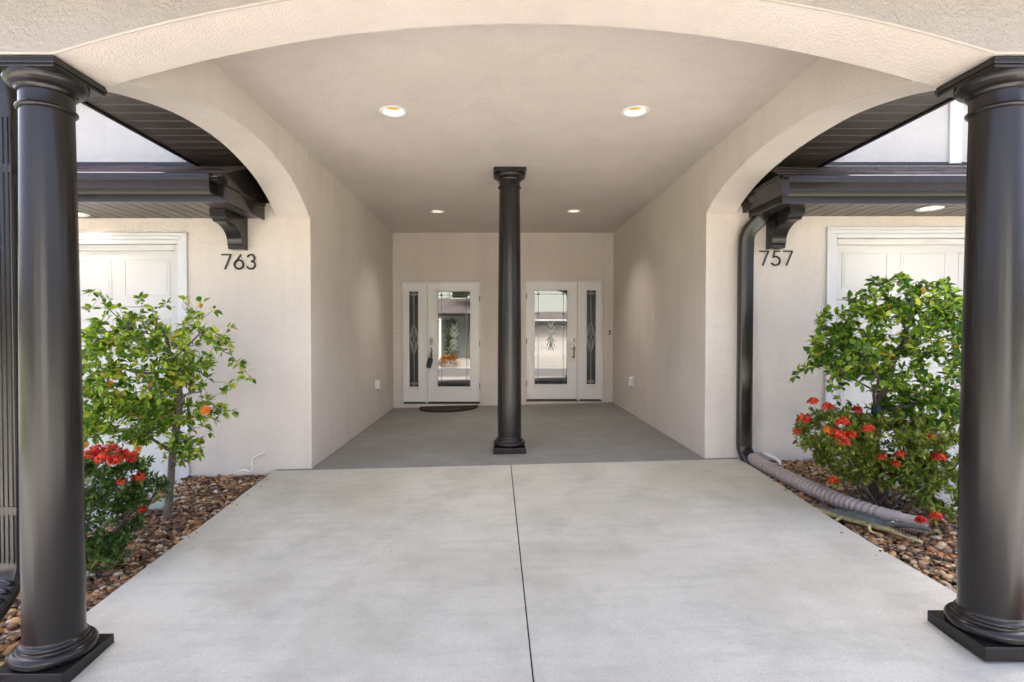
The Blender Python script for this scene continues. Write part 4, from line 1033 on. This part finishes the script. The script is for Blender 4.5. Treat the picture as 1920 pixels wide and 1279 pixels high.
for (u, v, Y, r) in ((385, 770, 3.95, .045), (250, 857, 3.75, .055), (258, 843, 3.9, .03), (205, 720, 3.85, .03)): hibiscus(px(u, v, Y), (.15, -1, .35), r, tL, rg)

# --- right: fuller hibiscus tree
rg = random.Random(33)
TRx, TRy = 2.87, 4.15; z0 = zbR(TRx, TRy)-.02
tR = empty('hibiscus_tree', (TRx, TRy, z0)); tag(tR, 'full leafy hibiscus tree in front of the garage door of number 757', 'tree')
limbs = [[(Vector((TRx, TRy, z0)), .036), (px(1640, 860, 4.15), .034), (px(1646, 790, 4.15), .033), (px(1652, 750, 4.15), .031), (px(1660, 705, 4.15), .026), (px(1685, 660, 4.15), .02), (px(1702, 625, 4.15), .014)],
  [(px(1650, 760, 4.15), .02), (px(1680, 767, 4.08), .017), (px(1725, 755, 4.04), .013), (px(1770, 740, 4.04), .009)],
  [(px(1645, 770, 4.15), .013), (px(1640, 735, 4.04), .011), (px(1648, 710, 3.96), .009), (px(1620, 670, 3.88), .006)],
  [(px(1660, 705, 4.15), .015), (px(1630, 680, 4.18), .011), (px(1590, 640, 4.22), .007)],
  [(px(1702, 625, 4.15), .010), (px(1690, 600, 4.14), .008), (px(1680, 570, 4.14), .006)],
  [(px(1702, 630, 4.15), .011), (px(1740, 605, 4.14), .008), (px(1770, 590, 4.14), .006)],
  [(px(1600, 715, 4.08), .006), (px(1560, 690, 4.04), .005), (px(1535, 685, 4.04), .004)]]
limbs[6][0] = (px(1645, 735, 4.08), .007)
tips = []
for u, v in [(1632,530),(1640,525),(1645,535),(1690,527),(1695,535),(1665,545),(1735,538),(1760,540),(1765,535),(1550,585),(1600,565),(1535,600),(1530,640),(1535,650),(1545,590),(1490,705),(1500,698),(1512,692),(1525,688),(1560,720),(1565,730),(1560,700),(1580,725),(1570,750),(1600,760),(1790,560),(1800,580)]:
    tips.append(px(u, v, 4.08+rg.uniform(-.2, .2)))
for _ in range(190): tips.append(ell(rg, px(1690, 640, 4.15), (.52, .44, .42), .25))
for _ in range(140): tips.append(ell(rg, px(1760, 680, 4.15), (.42, .44, .48), .2))
for _ in range(60): tips.append(ell(rg, px(1580, 660, 4.08), (.20, .3, .26), .1))
for _ in range(50): tips.append(ell(rg, px(1740, 770, 4.04), (.32, .3, .12), .1))
for u, v in [(1635,520),(1642,545),(1668,528),(1692,515),(1712,532),(1738,528),(1764,525),(1788,545),(1600,552),(1575,570),(1548,578),(1532,628),(1524,655),(1620,560),(1650,570),(1725,550),(1775,570)]:
    for q in range(3): tips.append(px(u+rg.uniform(-10, 10), v+rg.uniform(0, 26), 4.1+rg.uniform(-.25, .2)))
pos, par, r0, ends, nm = grow(limbs, tips, rg, .06, .3)
wood(pos, par, r0, nm, .0016, tR, M['bark_dark'], cap=.012)
F = Foliage(); leaves_at(F, rg, pos, par, ends, nm, 8, .052, .64, 4, .6, .35)
tag(F.build('crown', M['leaf_hib2'], tR), kind='stuff')
MB().lathe([(.034,0),(.042,.004),(.042,.07),(.034,.075)], px(1647, 768, 4.15)-Vector((0,0,.04)), 16, cap=False).build('tree_tie', paint('green_tie', (.015,.05,.04,1), .6), tR)

# --- ixora shrubs
def ixora(label, base, blobs, seed, mat, flowers, L=.038, npt=6):
    rg = random.Random(seed); t = empty('ixora_shrub', base); tag(t, label, 'shrub'); b0 = Vector(base)
    limbs = []
    for k in range(9):
        q = 2*math.pi*k/9; o = Vector((math.cos(q)*.05, math.sin(q)*.05, 0)); c, r_ = blobs[k % len(blobs)][:2]
        e = Vector(c)+Vector((math.cos(q)*r_[0]*.5, math.sin(q)*r_[1]*.5, 0)); limbs.append([(b0+o, .011), (b0.lerp(e, .45)+o*2, .008), (e, .005)])
    tips = []
    for c, r_, n in blobs: tips += [ell(rg, c, r_, .3) for _ in range(n)]
    tips = [p for p in tips if p.z > b0.z+.05]
    fl = [Vector(f[0]) for f in flowers]
    pos, par, r0, ends, nm = grow(limbs[:1]+limbs[1:], tips+fl, rg, .05, .25)
    wood(pos, par, r0, nm, .0014, t, M['bark_dark'], ('stems', 'twigs'), cap=.008)
    F = Foliage(); leaves_at(F, rg, pos, par, ends, nm, npt, L, .42, 4, .8, .6)
    tag(F.build('foliage', M[mat], t), kind='stuff')
    for f in flowers: blossom('flower_cluster', Vector(f[0])+Vector((0, 0, .004)), f[1], t, rg, f[2] if len(f) > 2 else 'petal_red', n=int(18+f[1]*600))
Yl = 3.45
fl = [(px(178,852,3.35), .050), (px(205,848,3.40), .048), (px(228,858,3.42), .046), (px(190,866,3.28), .046), (px(243,864,3.45), .034), (px(165,858,3.32), .045), (px(215,868,3.32), .04), (px(258,899,3.4), .030), (px(224,906,3.28), .018), (px(262,960,3.5), .024)]
ixora('dark-leaved shrub topped with red flowers, behind the left column', (-2.58, 3.5, zbL(-2.58, 3.5)-.02),
      [(px(195,900,Yl), (.26,.26,.16), 120), (px(190,985,Yl), (.22,.24,.18), 80), (px(275,925,3.55), (.11,.14,.10), 34), (px(185,1040,3.3), (.14,.16,.10), 30), (px(150,930,3.5), (.3,.3,.25), 60)], 41, 'leaf_ixora', fl, .044, 8)
fr = [(px(u, v, Y), r*1.3) for u, v, Y, r in [(1526,756,4.15,.028),(1553,766,4.05,.030),(1510,788,4.1,.036),(1496,812,4.1,.020),(1583,796,3.75,.034),(1630,808,3.75,.028),(1575,822,3.72,.036),(1565,815,3.70,.026),(1598,818,3.75,.026),(1609,772,4.1,.026),(1657,860,3.75,.020),(1691,856,3.75,.024),(1751,824,3.8,.028),(1763,862,3.7,.032),(1681,872,3.75,.018),(1566,904,3.8,.020),(1732,980,3.5,.024),(1759,973,3.5,.024),(1585,832,3.72,.03)]]
fr += [(px(1551, 808, 3.7), .020, 'petal_orange')]
ixora('broad ixora shrub with scattered red flowers beside the corrugated pipe', (2.82, 4.02, zbR(2.82, 4.02)-.02),
      [(px(1570,815,4.05), (.26,.28,.19), 170), (px(1680,830,4.0), (.34,.32,.22), 260), (px(1760,850,3.95), (.28,.3,.26), 150), (px(1660,880,3.95), (.34,.2,.12), 110), (px(1765,920,3.75), (.20,.22,.18), 90), (px(1580,870,4.1), (.18,.2,.10), 40)], 42, 'leaf_ixora2', fr, .042, 9)

beds = [o for o in bpy.data.objects if o.name.startswith('stone_bed')]
for o in beds:
    if ORG[o].x < 0: litter(-2.9, -2.16, 2.4, 5.1, zbL, 91, o, 260)
    else: litter(2.45, 3.2, 2.4, 5.1, zbR, 92, o, 300)
    rg = random.Random(int(abs(ORG[o].x)*100))
    for _ in range(9):      # strays kicked onto the concrete
        y = rg.uniform(2.9, 4.9); x = driveL(y)+rg.uniform(.01, .10) if ORG[o].x < 0 else driveR(y)-rg.uniform(.01, .10); r = rg.uniform(.004, .008)
        q = bpy.data.objects.new('stone', rg.choice(SV)); col.objects.link(q); q.parent = o; q.location = Vector((x, y, G(x, y)+r*.45))-ORG[o]; q.scale = (r, r, r); q.rotation_euler = (0, 0, rg.uniform(0, 6))

# ------------------------------------------------------------------ across the street (seen in the door glass)
oh = empty('opposite_house', (0, -22, -.56)); tag(oh, 'pale green two-storey house seen only as a reflection in the entry door glass', 'house')
yw = -20.5
b = MB(); b.box(-9, 1.6, yw-.25, yw, -1, 5.2); b.box(6.9, 9.5, yw-.25, yw, -1, 5.2); b.box(1.61, 6.89, yw-.25, yw, 1.75, 5.2); b.box(-9, -8.8, yw-9, yw-.26, -1, 5.2); b.box(9.3, 9.5, yw-9, yw-.26, -1, 5.2)
b.build('wall', M['far_wall'], oh)
gd = sub('garage_door', oh, (4.25, yw, -.56))
for k in range(4):
    bx('door_section', M['garage'], gd, 1.62, 6.88, yw-.2, yw-.12, -.58+k*.575, -.01+k*.575, bevel=.01)
for k in range(7):
    for j in range(4): bx('door_panel', M['garage'], gd, 1.75+k*.74, 2.33+k*.74, yw-.12, yw-.10, -.48+j*.575, -.11+j*.575, bevel=.01)
def oplane(pts, nm='roof', mat='far_roof'):
    a = [Vector(p) for p in pts]; MB().prism(a, (0,0,.12)).build(nm, M[mat], oh)
oplane([(1.0,yw+.95,2.10),(9.8,yw+.95,2.10),(9.8,yw,2.55),(1.0,yw,2.55)]); oplane([(-9.3,yw+2.9,2.42),(.6,yw+2.9,2.42),(.6,yw,3.5),(-9.3,yw,3.5)])
oplane([(-9.6,yw+.6,5.1),(10,yw+.6,5.1),(7,yw-4.5,7.2),(-6.5,yw-4.5,7.2)]); bx('fascia', M['trim'], oh, 1.0, 9.8, yw+.93, yw+.98, 1.98, 2.12); bx('fascia', M['bronze_metal'], oh, -9.3, .6, yw+2.88, yw+2.94, 2.28, 2.44)
for i, x in enumerate((-6.9, -3.75, -.6)):
    MB().lathe([(.16,0),(.16,.08),(.12,.1),(.105,2.55),(.15,2.6),(.15,2.7)], (x, yw+2.65, -.62), 20).build('porch_column', M['white'], oh, smooth=True)
arch_us = [-6.9+6.3*k/40 for k in range(41)]
m = MB(); vs_ = []
for u in arch_us:
    zz = 2.05+.22*math.sqrt(max(0, 1-((((u+6.9) % 3.15)-1.575)/1.575)**2)); vs_ += [(u,yw+2.55,zz),(u,yw+2.8,zz),(u,yw+2.55,2.4),(u,yw+2.8,2.4)]
fs_ = []
for i in range(40): k = 4*i; q = k+4; fs_ += [(k,q,q+1,k+1),(k+2,k+3,q+3,q+2),(k,k+2,q+2,q),(k+1,q+1,q+3,k+3)]
m.add(vs_, fs_).build('porch_arch', M['far_wall'], oh)
for x, z in ((-5.2, 4.0), (-2.6, 4.25), (-.2, 4.0), (8.2, 4.0)):
    wn = bx('window', M['far_glass'], oh, x-.55, x+.55, yw+.01, yw+.03, z-.6, z+.5)
    f = MB(); f.box(x-.63, x+.63, yw+.005, yw+.06, z+.5, z+.6); f.box(x-.63, x+.63, yw+.005, yw+.06, z-.7, z-.6); f.box(x-.63, x-.55, yw+.005, yw+.06, z-.6, z+.5); f.box(x+.55, x+.63, yw+.005, yw+.06, z-.6, z+.5)
    f.build('window_frame', M['white'], wn)
bx('front_door', M['white_door'], oh, -5.9, -4.9, yw, yw+.05, -.6, 1.5, bevel=.01)
tag(MB().box(-9, 1.0, yw+.02, yw+2.95, -1.2, -.6).build('far_porch_floor', M['concrete_far']), kind='structure')
# planting in front of it
def bush(name, base, h, rr, seed, mat, L, n, label, cat):
    rg = random.Random(seed); t = empty(name, base); tag(t, label, cat); F = Foliage(); b0 = Vector(base)
    MB().tube([b0, b0+Vector((0,0,h*.7))], [.04, .02], 8).build('stem', M['bark'], t)
    for _ in range(n):
        z = rg.random(); q = ell(rg, (0,0,0), (1,1,0), .2); p = b0+Vector((q.x*rr*(1-.5*z), q.y*rr*(1-.5*z), z*h)); d = (Vector((q.x, q.y, .6))+rv(rg)*.5); F.leaf(p, d, UP+rv(rg)*.4, L*rg.uniform(.7,1.2), L*.3, rg.random(), .3)
    tag(F.build('foliage', M[mat], t), kind='stuff')
bush('tall_shrub', (-3.05, -16.9-1.3, -.95), 2.9, .42, 7, 'leaf_palm', .32, 420, 'tall green shrub reflected in the left entry door glass', 'shrub')
bush('croton_bush', (-3.1, -17.6, -.98), .62, .75, 8, 'leaf_croton', .26, 300, 'orange croton bush reflected in the left entry door glass', 'shrub')
pt = empty('palm_tree', (-1.9, -18.6, -1.0)); tag(pt, 'palm tree reflected high in the left entry door glass', 'tree')
MB().tube([(-1.9+.03*k, -18.6, -1.0+k*.62) for k in range(9)], [.14,.12,.11,.105,.10,.10,.095,.09,.09], 12).build('trunk', M['bark'], pt, smooth=True)
rg = random.Random(77); F = Foliage(); top = Vector((-1.66, -18.6, 3.95))
for k in range(22):
    q = 2*math.pi*k/22+rg.uniform(-.1, .1); el = rg.uniform(-.3, .9); d = Vector((math.cos(q)*math.cos(el), math.sin(q)*math.cos(el), math.sin(el)))
    for j in range(16):
        t_ = j/15; p = top+d*1.9*t_+Vector((0,0,-.9*t_*t_)); sdv = d.cross(UP).normalized()
        for s in (-1, 1): F.leaf(p, d*.6+sdv*s-UP*.3, UP, .5*(1-.55*t_), .045, rg.random(), .2)
tag(F.build('fronds', M['leaf_palm'], pt), kind='stuff')
